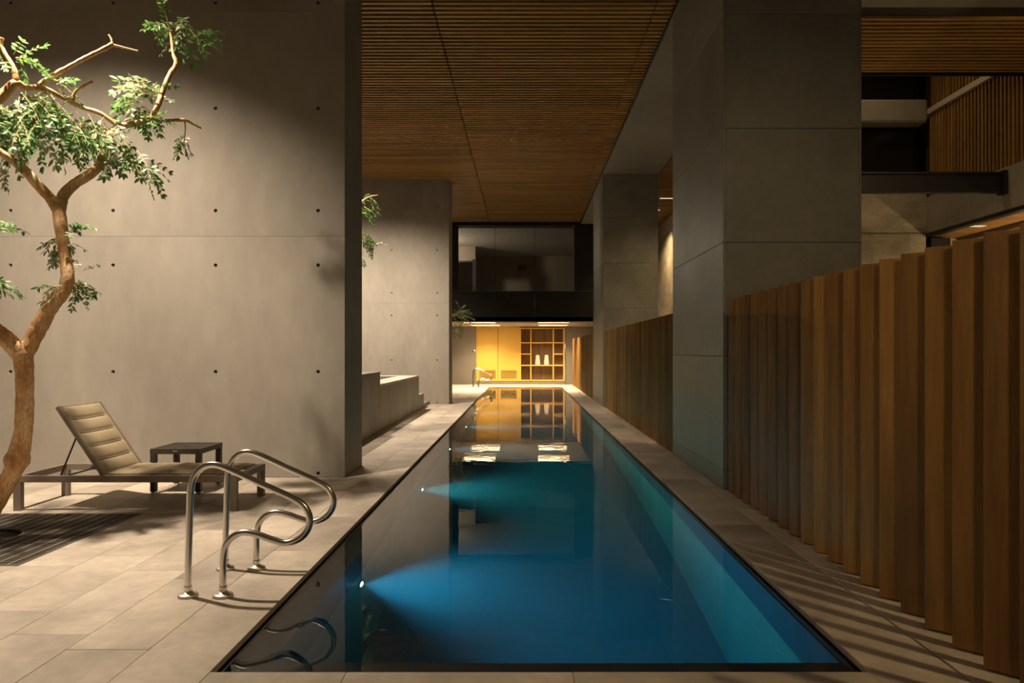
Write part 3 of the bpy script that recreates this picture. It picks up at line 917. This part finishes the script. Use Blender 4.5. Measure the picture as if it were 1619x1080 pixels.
tube_me = MB().tube(rail_profile(), 0.0205, 14).mesh('rail_tube', M_STEEL, True)
fl_me = MB().lathe([(0.058, 0.0), (0.060, 0.006), (0.058, 0.014), (0.052, 0.019), (0.030, 0.021), (0.026, 0.034)], (0, 0, 0), 'z', 24).mesh('flange', M_BRUSHED, True)
cl_me = MB().lathe([(0.0225, 0), (0.0235, 0.004), (0.0235, 0.03), (0.0225, 0.034)], (0, 0, 0), 'z', 16).mesh('collar', M_STEEL, True)
for Y, lab in ((4.186, 'curved steel handrail at the near pool corner, the one closer to the bottom edge'), (4.71, 'curved steel handrail at the near pool corner, the one closer to the lounger'),
               (27.55, 'small curved steel handrail at the far pool end, the nearer one'), (28.15, 'small curved steel handrail at the far pool end, by the yellow doors')):
    t = thing('pool_handrail', (-2.058, Y, 0), lab, 'handrail', 'curved pool handrails')
    copy_piece(tube_me, 'rail_tube', t, (-2.058, Y, 0))
    for xo in (0.0, 0.2155):
        copy_piece(fl_me, 'flange', t, (-2.058 + xo, Y, 0))
        copy_piece(cl_me, 'collar', t, (-2.058 + xo, Y, 0.033))

# ------------------------------------------------------------------ sun lounger
LX0, LX1, LY0, LY1 = -4.80, -2.70, 6.42, 7.14
lg = thing('sun_lounger', ((LX0 + LX1) / 2, (LY0 + LY1) / 2, 0), 'taupe framed sun lounger with raised padded back by the wall', 'sun lounger')
RZ0, RZ1 = 0.270, 0.332
MB().box(LX0, LX1, LY0, LY0 + 0.035, RZ0, RZ1).build('side_rail', M_TAUPE, lg, bevel=0.003)
MB().box(LX0, LX1, LY1 - 0.035, LY1, RZ0, RZ1).build('side_rail', M_TAUPE, lg, bevel=0.003)
MB().box(LX0 + 0.0, LX0 + 0.05, LY0 + 0.035, LY1 - 0.035, RZ0, RZ1).build('end_rail', M_TAUPE, lg, bevel=0.003)
MB().box(LX1 - 0.05, LX1, LY0 + 0.035, LY1 - 0.035, RZ0, RZ1).build('end_rail', M_TAUPE, lg, bevel=0.003)
for a in (LX0 + 0.0, LX1 - 0.07):
    for q in (LY0, LY1 - 0.05):
        MB().box(a, a + 0.07, q, q + 0.05, 0.0, RZ0).build('leg', M_TAUPE, lg, bevel=0.003)
MB().box(-4.0, -3.95, LY0 + 0.035, LY1 - 0.035, RZ0 + 0.005, RZ1 - 0.02).build('cross_rail', M_TAUPE, lg)


def pad(n, L, w, th, sag, curl):
    """quilted panel: L long in n puffs, w wide, pinched at the seams, dished across"""
    mb = MB()
    nu, nv = n * 8, 12
    def P(i, j, top):
        u, v = i / nu, j / nv
        ph = (u * n) % 1.0
        puff = abs(math.sin(math.pi * ph)) ** 0.45
        edge = 1 - (abs(2 * v - 1)) ** 8
        z = -sag * (1 - (2 * v - 1) ** 2) + curl * u * u
        z += (th * (0.15 + 0.85 * puff * edge)) if top else -th * 0.3
        return (u * L, (v - 0.5) * w, z)
    n0 = 0
    for top in (True, False):
        n0 = len(mb.v)
        for i in range(nu + 1):
            for j in range(nv + 1):
                mb.v.append(P(i, j, top))
        for i in range(nu):
            for j in range(nv):
                a = n0 + i * (nv + 1) + j
                q = (a, a + nv + 1, a + nv + 2, a + 1)
                mb.f.append(q if top else q[::-1]); mb.t.append(0.0)
    T = (nu + 1) * (nv + 1)
    def idx(i, j): return i * (nv + 1) + j
    rim = [idx(i, 0) for i in range(nu + 1)] + [idx(nu, j) for j in range(1, nv + 1)] + [idx(i, nv) for i in range(nu - 1, -1, -1)] + [idx(0, j) for j in range(nv - 1, 0, -1)]
    for k in range(len(rim)):
        a, c = rim[k], rim[(k + 1) % len(rim)]
        mb.f.append((a, c, c + T, a + T)); mb.t.append(0.0)
    return mb


YM = (LY0 + LY1) / 2
HINX, HINZ = -3.975, 0.335
bl = 0.775
ba = math.atan2(0.635, -0.425)             # from hinge towards the top
rot = Matrix.Translation((HINX, YM, HINZ)) @ Matrix(((math.cos(ba), 0, math.sin(ba), 0), (0, 1, 0, 0), (math.sin(ba), 0, -math.cos(ba), 0), (0, 0, 0, 1)))
bp = pad(5, bl, 0.60, 0.026, 0.02, 0.0)
bp.v = [tuple(rot @ Vector(v)) for v in bp.v]
bk = bp.build('backrest', M_PAD, lg, smooth=True)
bf = MB()
for s in (-1, 1):
    a, c = rot @ Vector((-0.01, s * 0.315, -0.006)), rot @ Vector((bl, s * 0.315, -0.006))
    bf.bar(a, c, 0.026, 0.036, rot.to_3x3() @ Vector((0, 0, 1)))
a, c = rot @ Vector((bl - 0.012, -0.30, -0.03)), rot @ Vector((bl - 0.012, 0.30, -0.03))
bf.bar(a, c, 0.024, 0.02, rot.to_3x3() @ Vector((0, 0, 1)))
bf.build('backrest_frame', M_TAUPE, bk)
for q in range(1, 5):
    sm_ = MB()
    pts = [rot @ Vector((bl * q / 5, v, -0.02 * (1 - (v / 0.3) ** 2) + 0.006)) for v in [(-0.25 + 0.05 * i) for i in range(11)]]
    sm_.tube(pts, 0.0045, 6).build('seam', M_SEAM, bk)
sp = pad(8, 1.16, 0.62, 0.026, 0.0, 0.0)
sp.v = [(HINX + 0.02 + v[0], YM + v[1], 0.338 + v[2]) for v in sp.v]
so = sp.build('seat_pad', M_PAD, lg, smooth=True)
for q in range(1, 8):
    MB().tube([(HINX + 0.02 + 1.16 * q / 8, YM - 0.27, 0.341), (HINX + 0.02 + 1.16 * q / 8, YM + 0.27, 0.341)], 0.0045, 6).build('seam', M_SEAM, so)
for s in (-0.27, 0.27):
    a = rot @ Vector((0.46, s, -0.03))
    MB().tube([a, (-4.42, YM + s, 0.30)], 0.008, 8).build('prop_rod', M_STEELDK, lg)
MB().tube([(-4.42, YM - 0.29, 0.30), (-4.42, YM + 0.29, 0.30)], 0.008, 8).build('prop_bar', M_STEELDK, lg)
nr = MB()
for s in (LY0 + 0.05, LY1 - 0.05):
    nr.box(-4.5, -4.02, s - 0.008, s + 0.008, 0.280, 0.300)
    for q in range(9): nr.box(-4.48 + q * 0.05, -4.455 + q * 0.05, s - 0.008, s + 0.008, 0.300, 0.318)
nr.build('notched_rack', M_STEELDK, lg)

# ------------------------------------------------------------------ woven side table
tb = thing('side_table', (-3.67, 7.45, 0), 'dark woven side table behind the sun lounger', 'table')
TX0, TX1, TY0, TY1, TZ = -3.935, -3.405, 7.19, 7.72, 0.475
MB().box(TX0 + 0.035, TX1 - 0.035, TY0 + 0.035, TY1 - 0.035, TZ - 0.035, TZ - 0.006).build('table_top', M_WEAVE, tb)
b = MB()
b.box(TX0, TX1, TY0, TY0 + 0.035, TZ - 0.055, TZ).box(TX0, TX1, TY1 - 0.035, TY1, TZ - 0.055, TZ)
b.box(TX0, TX0 + 0.035, TY0 + 0.035, TY1 - 0.035, TZ - 0.055, TZ).box(TX1 - 0.035, TX1, TY0 + 0.035, TY1 - 0.035, TZ - 0.055, TZ)
b.build('apron', M_WEAVE, tb)
wv = MB()
for q in range(12):
    xx = TX0 + 0.06 + q * 0.0375
    wv.box(xx - 0.014, xx + 0.014, TY0 + 0.035, TY1 - 0.035, TZ - 0.006, TZ - 0.002)
wv.build('woven_strands', M_WEAVE, tb)
for xx in (TX0, TX1 - 0.055):
    for yy_ in (TY0, TY1 - 0.055):
        lo = MB().box(xx, xx + 0.055, yy_, yy_ + 0.055, 0.022, TZ - 0.055).build('leg', M_WEAVE, tb, bevel=0.004)
        MB().box(xx + 0.008, xx + 0.047, yy_ + 0.008, yy_ + 0.047, 0.0, 0.022).build('foot_cap', M_STEEL, lo)
MB().box(-3.70, -3.64, TY0 - 0.004, TY0, TZ - 0.03, TZ - 0.018).build('maker_plate', M_STEEL, tb)

# ------------------------------------------------------------------ tree grate
gt = thing('tree_grate', ((GR[0] + GR[1]) / 2, (GR[2] + GR[3]) / 2, -0.03), 'square dark slotted tree grate set in the paving', 'grate')
x0, x1, y0, y1 = GR
b = MB()
e = 0.03
b.box(x0 + 0.003, x1 - 0.003, y0 + 0.003, y0 + e, -0.034, 0.001).box(x0 + 0.003, x1 - 0.003, y1 - e, y1 - 0.003, -0.034, 0.001).box(x0 + 0.003, x0 + e, y0 + e, y1 - e, -0.034, 0.001).box(x1 - e, x1 - 0.003, y0 + e, y1 - e, -0.034, 0.001)
b.build('grate_frame', M_GRATE, gt)
TRX, TRY = -4.42, 5.52
n = 16
for i in range(1, n):
    xx = x0 + (x1 - x0) * i / n
    b = MB()
    hr = 0.30
    if abs(xx - TRX) < hr:
        h = math.sqrt(hr * hr - (xx - TRX) ** 2)
        MB().box(xx - 0.004, xx + 0.004, y0 + e, TRY - h, -0.03, 0.0015).build('bearing_bar', M_GRATEL, gt)
        b.box(xx - 0.004, xx + 0.004, TRY + h, y1 - e, -0.03, 0.0015)
    else:
        b.box(xx - 0.004, xx + 0.004, y0 + e, y1 - e, -0.03, 0.0015)
    b.build('bearing_bar', M_GRATEL, gt)
b = MB()
yy_ = y0 + e + 0.014
while yy_ < y1 - e:
    if abs(yy_ - TRY) < 0.30:
        h = math.sqrt(0.09 - (yy_ - TRY) ** 2)
        b.box(x0 + e, TRX - h, yy_ - 0.006, yy_ + 0.006, -0.030, -0.001).box(TRX + h, x1 - e, yy_ - 0.006, yy_ + 0.006, -0.030, -0.001)
    else:
        b.box(x0 + e, x1 - e, yy_ - 0.006, yy_ + 0.006, -0.030, -0.001)
    yy_ += 0.024
b.build('cross_bars', M_GRATE, gt, kind='stuff')
MB().tube([(TRX + 0.305 * math.cos(a), TRY + 0.305 * math.sin(a), -0.012) for a in [2 * math.pi * i / 32 for i in range(33)]], 0.012, 6, False).build('collar_ring', M_GRATE, gt)
MB().box(x0, x1, y0, y1, -0.036, -0.0335).build('soil_bed', M_SOIL, gt)

# ------------------------------------------------------------------ trees


def limb(mb, pts, knob=0.08, seg=12, rnd=random):
    """pts: (px, py, Y, radius px)"""
    P = []
    for (a, c, Y, r) in pts:
        v = px(a, c, Y)
        P.append((v.x, v.y, v.z, r / F * Y))
    Q = smooth_pts(P, 6)
    mb.tube([q[:3] for q in Q], [max(0.0025, q[3] * (1 + rnd.uniform(-knob, knob))) for q in Q], seg)


def limb3(mb, pts, seg=9, rnd=random):
    Q = smooth_pts(pts, 5)
    mb.tube([q[:3] for q in Q], [max(0.003, q[3] * (1 + rnd.uniform(-0.06, 0.06))) for q in Q], seg)


def leaflet(mb, p, d, nrm, L, W, tint):
    s = d.cross(nrm).normalized()
    n = len(mb.v)
    mb.v += [tuple(p), tuple(p + d * L * 0.4 + s * W / 2 + nrm * L * 0.05), tuple(p + d * L * 0.75 + s * W * 0.36 + nrm * L * 0.03), tuple(p + d * L - nrm * L * 0.06),
             tuple(p + d * L * 0.75 - s * W * 0.36 + nrm * L * 0.03), tuple(p + d * L * 0.4 - s * W / 2 + nrm * L * 0.05), tuple(p + d * L * 0.55)]
    for q in ((0, 1, 6), (1, 2, 6), (2, 3, 6), (3, 4, 6), (4, 5, 6), (5, 0, 6)):
        mb.f.append(tuple(n + i for i in q)); mb.t.append(tint)


def frond(mb, stems, p, d, L, rnd, pale=0.35, n=6, ll=0.062):
    """pinnate leaf: a drooping stalk with opposite leaflets and one at the tip"""
    d = d.normalized()
    up = Vector((0, 0, 1))
    side = d.cross(up)
    if side.length < 0.1: side = Vector((1, 0, 0))
    side.normalize()
    roll = rnd.uniform(-0.9, 0.9)
    pts = []
    q = p.copy(); dd = d.copy()
    for i in range(n + 1):
        pts.append(q.copy())
        q = q + dd * (L / n)
        dd = (dd + Vector((0, 0, -0.12))).normalized()
    stems.tube(pts, [0.0028 - 0.0016 * i / n for i in range(n + 1)], 4, False, 0.5)
    base = rnd.random()
    for i in range(1, n + 1):
        t = (pts[i] - pts[i - 1]).normalized()
        s = t.cross(up)
        if s.length < 0.1: s = side
        s.normalize()
        u = s.cross(t).normalized()
        s2 = (s * math.cos(roll) + u * math.sin(roll)).normalized(); u2 = s2.cross(t).normalized()
        for sg in (-1, 1):
            tint = min(0.99, max(0.01, (0.72 + rnd.uniform(-0.1, 0.27)) if base < pale else rnd.uniform(0.05, 0.66)))
            dl = (t * 0.75 + s2 * sg + Vector((rnd.uniform(-.45, .45), rnd.uniform(-.45, .45), rnd.uniform(-.65, .3)))).normalized()
            leaflet(mb, pts[i], dl, (u2 + Vector((rnd.uniform(-.6, .6), rnd.uniform(-.6, .6), rnd.uniform(-.6, .6)))).normalized(), ll * rnd.uniform(0.75, 1.15), ll * 0.44, tint)
    leaflet(mb, pts[-1], (pts[-1] - pts[-2]).normalized(), u2, ll, ll * 0.44, rnd.uniform(0.2, 0.6))


R = random.Random(11)
tr = thing('tree', (TRX, TRY, -0.03), 'slender crooked tree with peeling bark and feathery leaves in the grate', 'tree')
TB = MB()
limb(TB, [(-43, 857, 5.50, 17), (-30, 835, 5.50, 15), (-10, 800, 5.50, 14), (12, 762, 5.5, 13.5), (22, 742, 5.5, 14), (27, 727, 5.5, 18), (31, 712, 5.5, 14.5), (37, 680, 5.5, 13),
          (39, 640, 5.5, 12.5), (39, 600, 5.5, 12.5), (37, 570, 5.5, 14), (33, 552, 5.5, 15), (30, 541, 5.5, 10)], 0.04, 16, R)
trunk = TB.build('trunk', M_BARK, tr, smooth=True)
TB = MB()
limb(TB, [(33, 562, 5.5, 13), (15, 541, 5.48, 13), (-12, 518, 5.45, 12), (-50, 480, 5.4, 10), (-110, 400, 5.3, 7), (-160, 300, 5.2, 4)], 0.05, 14, R)
limb(TB, [(36, 568, 5.5, 12), (50, 540, 5.53, 12), (66, 510, 5.56, 12), (82, 482, 5.6, 11.5), (100, 460, 5.63, 11), (107, 440, 5.65, 9.5), (103, 405, 5.7, 9), (98, 370, 5.74, 9), (94, 340, 5.78, 9.5), (92, 326, 5.8, 10)], 0.05, 14, R)
limb(TB, [(93, 334, 5.8, 9.5), (100, 310, 5.85, 8.5), (118, 291, 5.9, 7.5), (140, 277, 5.95, 7.5), (157, 262, 6.0, 7), (165, 240, 6.05, 6.5), (170, 220, 6.1, 6), (180, 207, 6.15, 5.5), (196, 199, 6.2, 5), (220, 194, 6.25, 4.5), (240, 188, 6.3, 4.2)], 0.06, 12, R)
limb(TB, [(238, 190, 6.3, 4.2), (250, 166, 6.35, 4), (258, 143, 6.4, 4), (268, 120, 6.45, 4), (279, 101, 6.5, 4), (274, 85, 6.5, 2.6), (271, 60, 6.55, 2.2), (269, 50, 6.55, 1.5)], 0.10, 10, R)
limb(TB, [(236, 192, 6.3, 3), (262, 191, 6.4, 2.6), (292, 190, 6.5, 3), (305, 196, 6.55, 2), (318, 203, 6.6, 1.4)], 0.12, 8, R)
limb(TB, [(92, 334, 5.8, 8), (80, 314, 5.78, 8), (62, 295, 5.75, 7.5), (40, 270, 5.7, 7), (15, 250, 5.65, 6.5), (-15, 228, 5.6, 6), (-50, 190, 5.55, 5)], 0.06, 12, R)
limb(TB, [(-50, 195, 5.55, 6), (-20, 170, 5.6, 8), (5, 150, 5.65, 7.5), (24, 132, 5.7, 6.5), (40, 138, 5.75, 5), (70, 140, 5.85, 4), (100, 155, 5.95, 3.5), (130, 170, 6.05, 3.5), (160, 180, 6.1, 3.5), (186, 200, 6.15, 3)], 0.08, 10, R)
limb(TB, [(26, 130, 5.7, 5), (22, 108, 5.7, 4), (8, 85, 5.7, 3.5), (2, 70, 5.7, 3), (3, 60, 5.7, 3)], 0.1, 8, R)
limb(TB, [(60, 136, 5.8, 4), (85, 119, 5.85, 4), (112, 104, 5.9, 3.6), (140, 89, 5.95, 3.6), (165, 77, 6.0, 3.6), (178, 70, 6.02, 4)], 0.10, 8, R)
limb(TB, [(178, 70, 6.02, 2.5), (176, 62, 6.02, 1.6), (172, 55, 6.02, 1.2)], 0.1, 6, R)
limb(TB, [(178, 71, 6.02, 2.0), (198, 76, 6.05, 1.6), (219, 81, 6.08, 1.3)], 0.1, 6, R)
limb(TB, [(116, 160, 5.95, 2.5), (120, 144, 5.95, 2.2), (147, 129, 5.98, 2.0)], 0.1, 6, R)
limb(TB, [(104, 448, 5.65, 4), (115, 445, 5.66, 1.6), (135, 462, 5.68, 1.0)], 0.1, 6, R)
limb(TB, [(100, 372, 5.74, 2.5), (108, 368, 5.75, 1.4), (122, 366, 5.76, 1)], 0.1, 6, R)
limb(TB, [(292, 192, 6.5, 1.2), (293, 205, 6.5, 0.9), (291, 222, 6.5, 0.8)], 0.1, 5, R)
TB.build('branches', M_BARK, trunk, smooth=True)

# foliage sprays: (px, py, depth, spread px, number, leaf length m, direction px bias, pale share)
SPR = [(20, 175, 5.75, 42, 26, 0.30, (0.3, -1), 0.5), (60, 175, 5.85, 45, 30, 0.30, (0.4, -1), 0.35), (100, 185, 5.95, 40, 26, 0.30, (0.5, -1), 0.3),
       (135, 195, 6.05, 34, 18, 0.28, (0.5, -1), 0.4), (15, 215, 5.7, 35, 14, 0.28, (0.2, -1), 0.6), (50, 150, 5.8, 30, 12, 0.26, (0.5, -.4), 0.2),
       (165, 195, 6.1, 22, 9, 0.24, (0.3, -.6), 0.8), (200, 235, 6.2, 20, 13, 0.30, (0.7, -1), 0.45), (222, 262, 6.22, 16, 8, 0.26, (0.9, -.6), 0.4), (178, 245, 6.15, 15, 8, 0.22, (0.1, -1), 0.5),
       (225, 135, 6.3, 12, 7, 0.28, (-1, 0.25), 1.0), (215, 155, 6.3, 16, 8, 0.22, (-.4, .1), 0.4), (240, 150, 6.35, 14, 8, 0.20, (0.2, .3), 0.1), (225, 185, 6.3, 22, 12, 0.20, (0.2, -.4), 0.3), (245, 185, 6.3, 12, 6, 0.18, (0.6, -.3), 0.0),
       (272, 50, 6.55, 10, 5, 0.22, (-.9, -.2), 0.5), (268, 40, 6.55, 10, 4, 0.20, (-.6, .3), 0.4), (285, 35, 6.6, 8, 7, 0.34, (0.5, -.9), 0.25), (300, 58, 6.7, 9, 5, 0.26, (1, 0.2), 0.0), (312, 58, 6.75, 7, 4, 0.20, (1, .5), 0.0),
       (291, 215, 6.5, 6, 6, 0.22, (0.05, -1), 0.4), (118, 362, 5.76, 9, 6, 0.13, (0.6, .3), 0.1), (92, 378, 5.75, 8, 4, 0.14, (-.4, -1), 0.1), (84, 392, 5.72, 7, 4, 0.13, (-.4, -1), 0.4), (112, 385, 5.75, 5, 3, 0.10, (0.5, -.4), 0.2),
       (92, 452, 5.50, 8, 4, 0.20, (-1, -.2), 0.9), (122, 448, 5.68, 8, 6, 0.18, (0.8, -.8), 0.35), (130, 425, 5.68, 7, 3, 0.11, (0.5, .6), 0.6), (116, 465, 5.66, 6, 2, 0.14, (0.3, -1), 0.5),
       (-12, 352, 5.5, 10, 6, 0.20, (1, -.2), 0.3), (-12, 448, 5.45, 10, 7, 0.24, (1, -.2), 0.25), (28, 92, 5.75, 10, 7, 0.18, (0.6, .0), 0.0), (5, 95, 5.7, 8, 4, 0.16, (-.5, .1), 0.0),
       (85, 130, 5.9, 12, 6, 0.16, (0.4, .2), 0.05), (5, 262, 5.65, 10, 5, 0.18, (-.2, -1), 0.6)]
for (a, c, Y, s, n, L, bias, pale) in SPR:
    lv, st = MB(), MB()
    for i in range(int(n * 1.0 + 0.5)):
        p = px(a + R.gauss(0, s * 0.5), c + R.gauss(0, s * 0.42), Y + R.uniform(-1, 1) * s / F * Y * 0.9)
        d = Vector((bias[0] + R.gauss(0, .45), R.gauss(0, .5), bias[1] * 0.8 + R.gauss(0, .3)))
        frond(lv, st, p, d, L * R.uniform(0.75, 1.15), R, pale, R.choice((4, 5, 6, 6)), 0.063 * (0.8 + 0.4 * R.random()) * (L / 0.25) ** 0.35)
    o = lv.build('foliage', M_LEAF, tr, kind='stuff')
    st.build('leaf_stalks', M_BARK, o, kind='stuff')


def small_tree(base, limbs, sprays, label, seed):
    r = random.Random(seed)
    t = thing('tree', base, label, 'tree')
    b = MB()
    for l in limbs: limb3(b, l, 9, r)
    b.build('trunk', M_BARK, t, smooth=True)
    for (p, s, n, L, bias) in sprays:
        lv, st = MB(), MB()
        for i in range(n):
            q = Vector(p) + Vector((r.gauss(0, s), r.gauss(0, s), r.gauss(0, s * 0.8)))
            d = Vector(bias) + Vector((r.gauss(0, .45), r.gauss(0, .45), r.gauss(0, .35)))
            frond(lv, st, q, d, L * r.uniform(.75, 1.15), r, 0.15, 6, 0.062)
        o = lv.build('foliage', M_LEAF, t, kind='stuff')
        st.build('leaf_stalks', M_BARK, o, kind='stuff')
    return t


small_tree((-4.3, 11.9, 1.12),
           [[(-4.3, 11.9, 1.1, .07), (-4.2, 11.9, 2.0, .06), (-4.0, 12.0, 2.8, .05), (-3.6, 12.1, 3.4, .04), (-3.2, 12.2, 3.9, .03), (-2.85, 12.3, 4.25, .015), (-2.62, 12.3, 4.32, .006)],
            [(-3.6, 12.1, 3.4, .03), (-3.2, 12.2, 3.5, .02), (-2.8, 12.25, 3.55, .008)], [(-4.2, 11.9, 2.0, .04), (-4.6, 11.8, 3.0, .03), (-4.9, 11.8, 3.8, .015)]],
           [((-2.86, 12.3, 4.18), .10, 20, .26, (0.7, 0, -.6)), ((-3.3, 12.2, 4.0), .18, 16, .3, (0.5, 0, -.6)), ((-2.82, 12.25, 3.50), .08, 12, .24, (0.7, 0, -.3)), ((-2.93, 12.2, 3.62), .06, 6, .2, (0.6, 0, -.4)), ((-2.98, 12.3, 3.2), .03, 3, .16, (0.4, 0, -1)), ((-4.8, 11.8, 3.8), .3, 24, .3, (0, 0, -.6))],
           'leafy tree mostly hidden behind the large concrete wall, tips showing at its edge', 5)
small_tree((-3.6, 22.4, 0.0),
           [[(-3.6, 22.4, 0, .07), (-3.5, 22.4, 1.0, .06), (-3.2, 22.45, 1.9, .05), (-2.7, 22.5, 2.5, .03), (-2.2, 22.5, 2.75, .02), (-1.75, 22.5, 2.9, .006)],
            [(-2.7, 22.5, 2.5, .025), (-2.2, 22.5, 2.3, .015), (-1.9, 22.5, 2.6, .007)], [(-3.2, 22.4, 1.9, .04), (-3.5, 22.4, 2.8, .03), (-3.7, 22.4, 3.6, .012)]],
           [((-2.15, 22.5, 2.72), .12, 30, .42, (0.6, 0, .05)), ((-2.2, 22.5, 2.3), .10, 12, .36, (0.3, 0, -.7)), ((-2.6, 22.5, 2.7), .2, 14, .36, (0.3, 0, -.3)), ((-3.6, 22.4, 3.4), .3, 18, .36, (0, 0, -.5))],
           'feathery tree leaning out past the farther concrete wall', 9)

# ------------------------------------------------------------------ pool lamps
pl_house = MB().lathe([(0.075, -0.02), (0.075, 0.006), (0.070, 0.012), (0.052, 0.014), (0.050, 0.004)], (0, 0, 0), 'x', 24).mesh('bezel', M_STEEL, True)
pl_lens = MB().lathe([(0.040, 0.004), (0.034, 0.014), (0.016, 0.019)], (0, 0, 0), 'x', 20).mesh('lens', M_POOLLENS, True)
ordn = ['first', 'second', 'third', 'fourth', 'fifth', 'sixth', 'seventh', 'eighth']
for i in range(8):
    Y = 5.22 + 3.12 * i
    at = (BX0, Y, -0.80)
    t = thing('pool_light', at, '%s underwater light along the deck side, counted from the near handrails' % ordn[i], 'light', 'underwater pool lights')
    copy_piece(pl_house, 'bezel', t, at)
    copy_piece(pl_lens, 'lens', t, at)
    col = (0.20, 0.76, 1.0) if i == 0 else (0.34, 0.98, 0.80)
    spot(t, (BX0 + 0.03, Y, -0.80), (BX0 + 1.0, Y, -0.84), P_POOL * (1.3 if i == 0 else 1.0), 112, 1.0, col, 0.03)

# ------------------------------------------------------------------ downlights in the ceilings
can_me = MB().lathe([(0.075, 0.0), (0.085, 0.0), (0.085, 0.28), (0.06, 0.30)], (0, 0, 0), 'z', 20).mesh('can', M_STEELDK, True)
lens_me = MB().lathe([(0.060, 0.004), (0.060, 0.010)], (0, 0, 0), 'z', 20).mesh('lens', M_LENS)


def downlight(at, aim, power, size, blend, label, col=WARM, radius=0.08):
    x, y, z = at
    t = thing('downlight', at, label, 'light', 'ceiling downlights out of view')
    copy_piece(can_me, 'can', t, (x, y, z + 0.02))
    copy_piece(lens_me, 'lens', t, (x, y, z + 0.005))
    spot(t, (x, y, z - 0.01), aim, power, size, blend, col, radius)
    return t


downlight((-4.5, 5.5, 6.08), (-5.3, 6.2, 0), P_DECK, 124, 1.0, 'black downlight above the tree and lounger')
downlight((-4.5, 16.3, 6.08), (-4.3, 17.2, 0), P_SPA, 140, 1.0, 'black downlight above the spa')
downlight((-3.4, 11.6, 6.08), (-2.4, 11.9, 0), P_TERRACE, 80, 0.9, 'black downlight behind the large concrete wall')
downlight((-3.3, 23.6, 6.08), (-2.5, 24.0, 0), P_TERRACE * 0.5, 90, 0.9, 'black downlight behind the farther concrete wall')
downlight((4.7, 0.6, 6.08), (2.6, 3.2, 0), P_FENCE, 116, 1.0, 'downlight over the walk behind the nearest fence', AMBER)
downlight((4.4, 9.3, 6.08), (3.2, 10.6, 0), P_FENCE, 116, 1.0, 'downlight over the walk behind the middle fence', AMBER)
downlight((4.6, 15.9, 6.08), (3.4, 16.9, 0), P_FENCE, 116, 1.0, 'downlight over the walk behind the farther column', AMBER)
downlight((7.4, 8.3, 6.08), (7.6, 12.2, 1), P_ATRIUM, 150, 1.0, 'added downlight in the side ceiling, brightening the void', AMBER)  # added above the frame to brighten stone wall and slats

t = thing('added_fill_light', (0.55, -1.0, 0), 'added fill light on a slim post behind the viewpoint', 'light')  # unseen fill light, added to light and shade the fence boards
MB().lathe([(0.09, 0), (0.09, 0.012), (0.02, 0.02), (0.02, 2.55)], (0.55, -1.0, 0), 'z', 16).build('post', M_STEELDK, t)
MB().box(0.45, 0.65, -1.08, -1.0, 2.5, 2.66).build('head', M_STEELDK, t, bevel=0.01)
MB().box(0.47, 0.63, -1.0, -0.994, 2.52, 2.64).build('lens', M_LENS, t)
spot(t, (0.55, -0.97, 2.58), (2.5, 5.0, 2.0), P_FLOOD, 66, 1.0, AMBER, 0.16)

downlight((7.0, 13.7, 9.28), (7.6, 14.6, 5), P_VOID, 120, 1.0, 'downlight high in the side void', AMBER)

downlight((4.45, 24.5, 6.08), (5.25, 25.2, 1.5), 700, 130, 1.0, 'added downlight brightening the coursed stone side wall', AMBER)  # added behind the farther column to brighten the stone wall
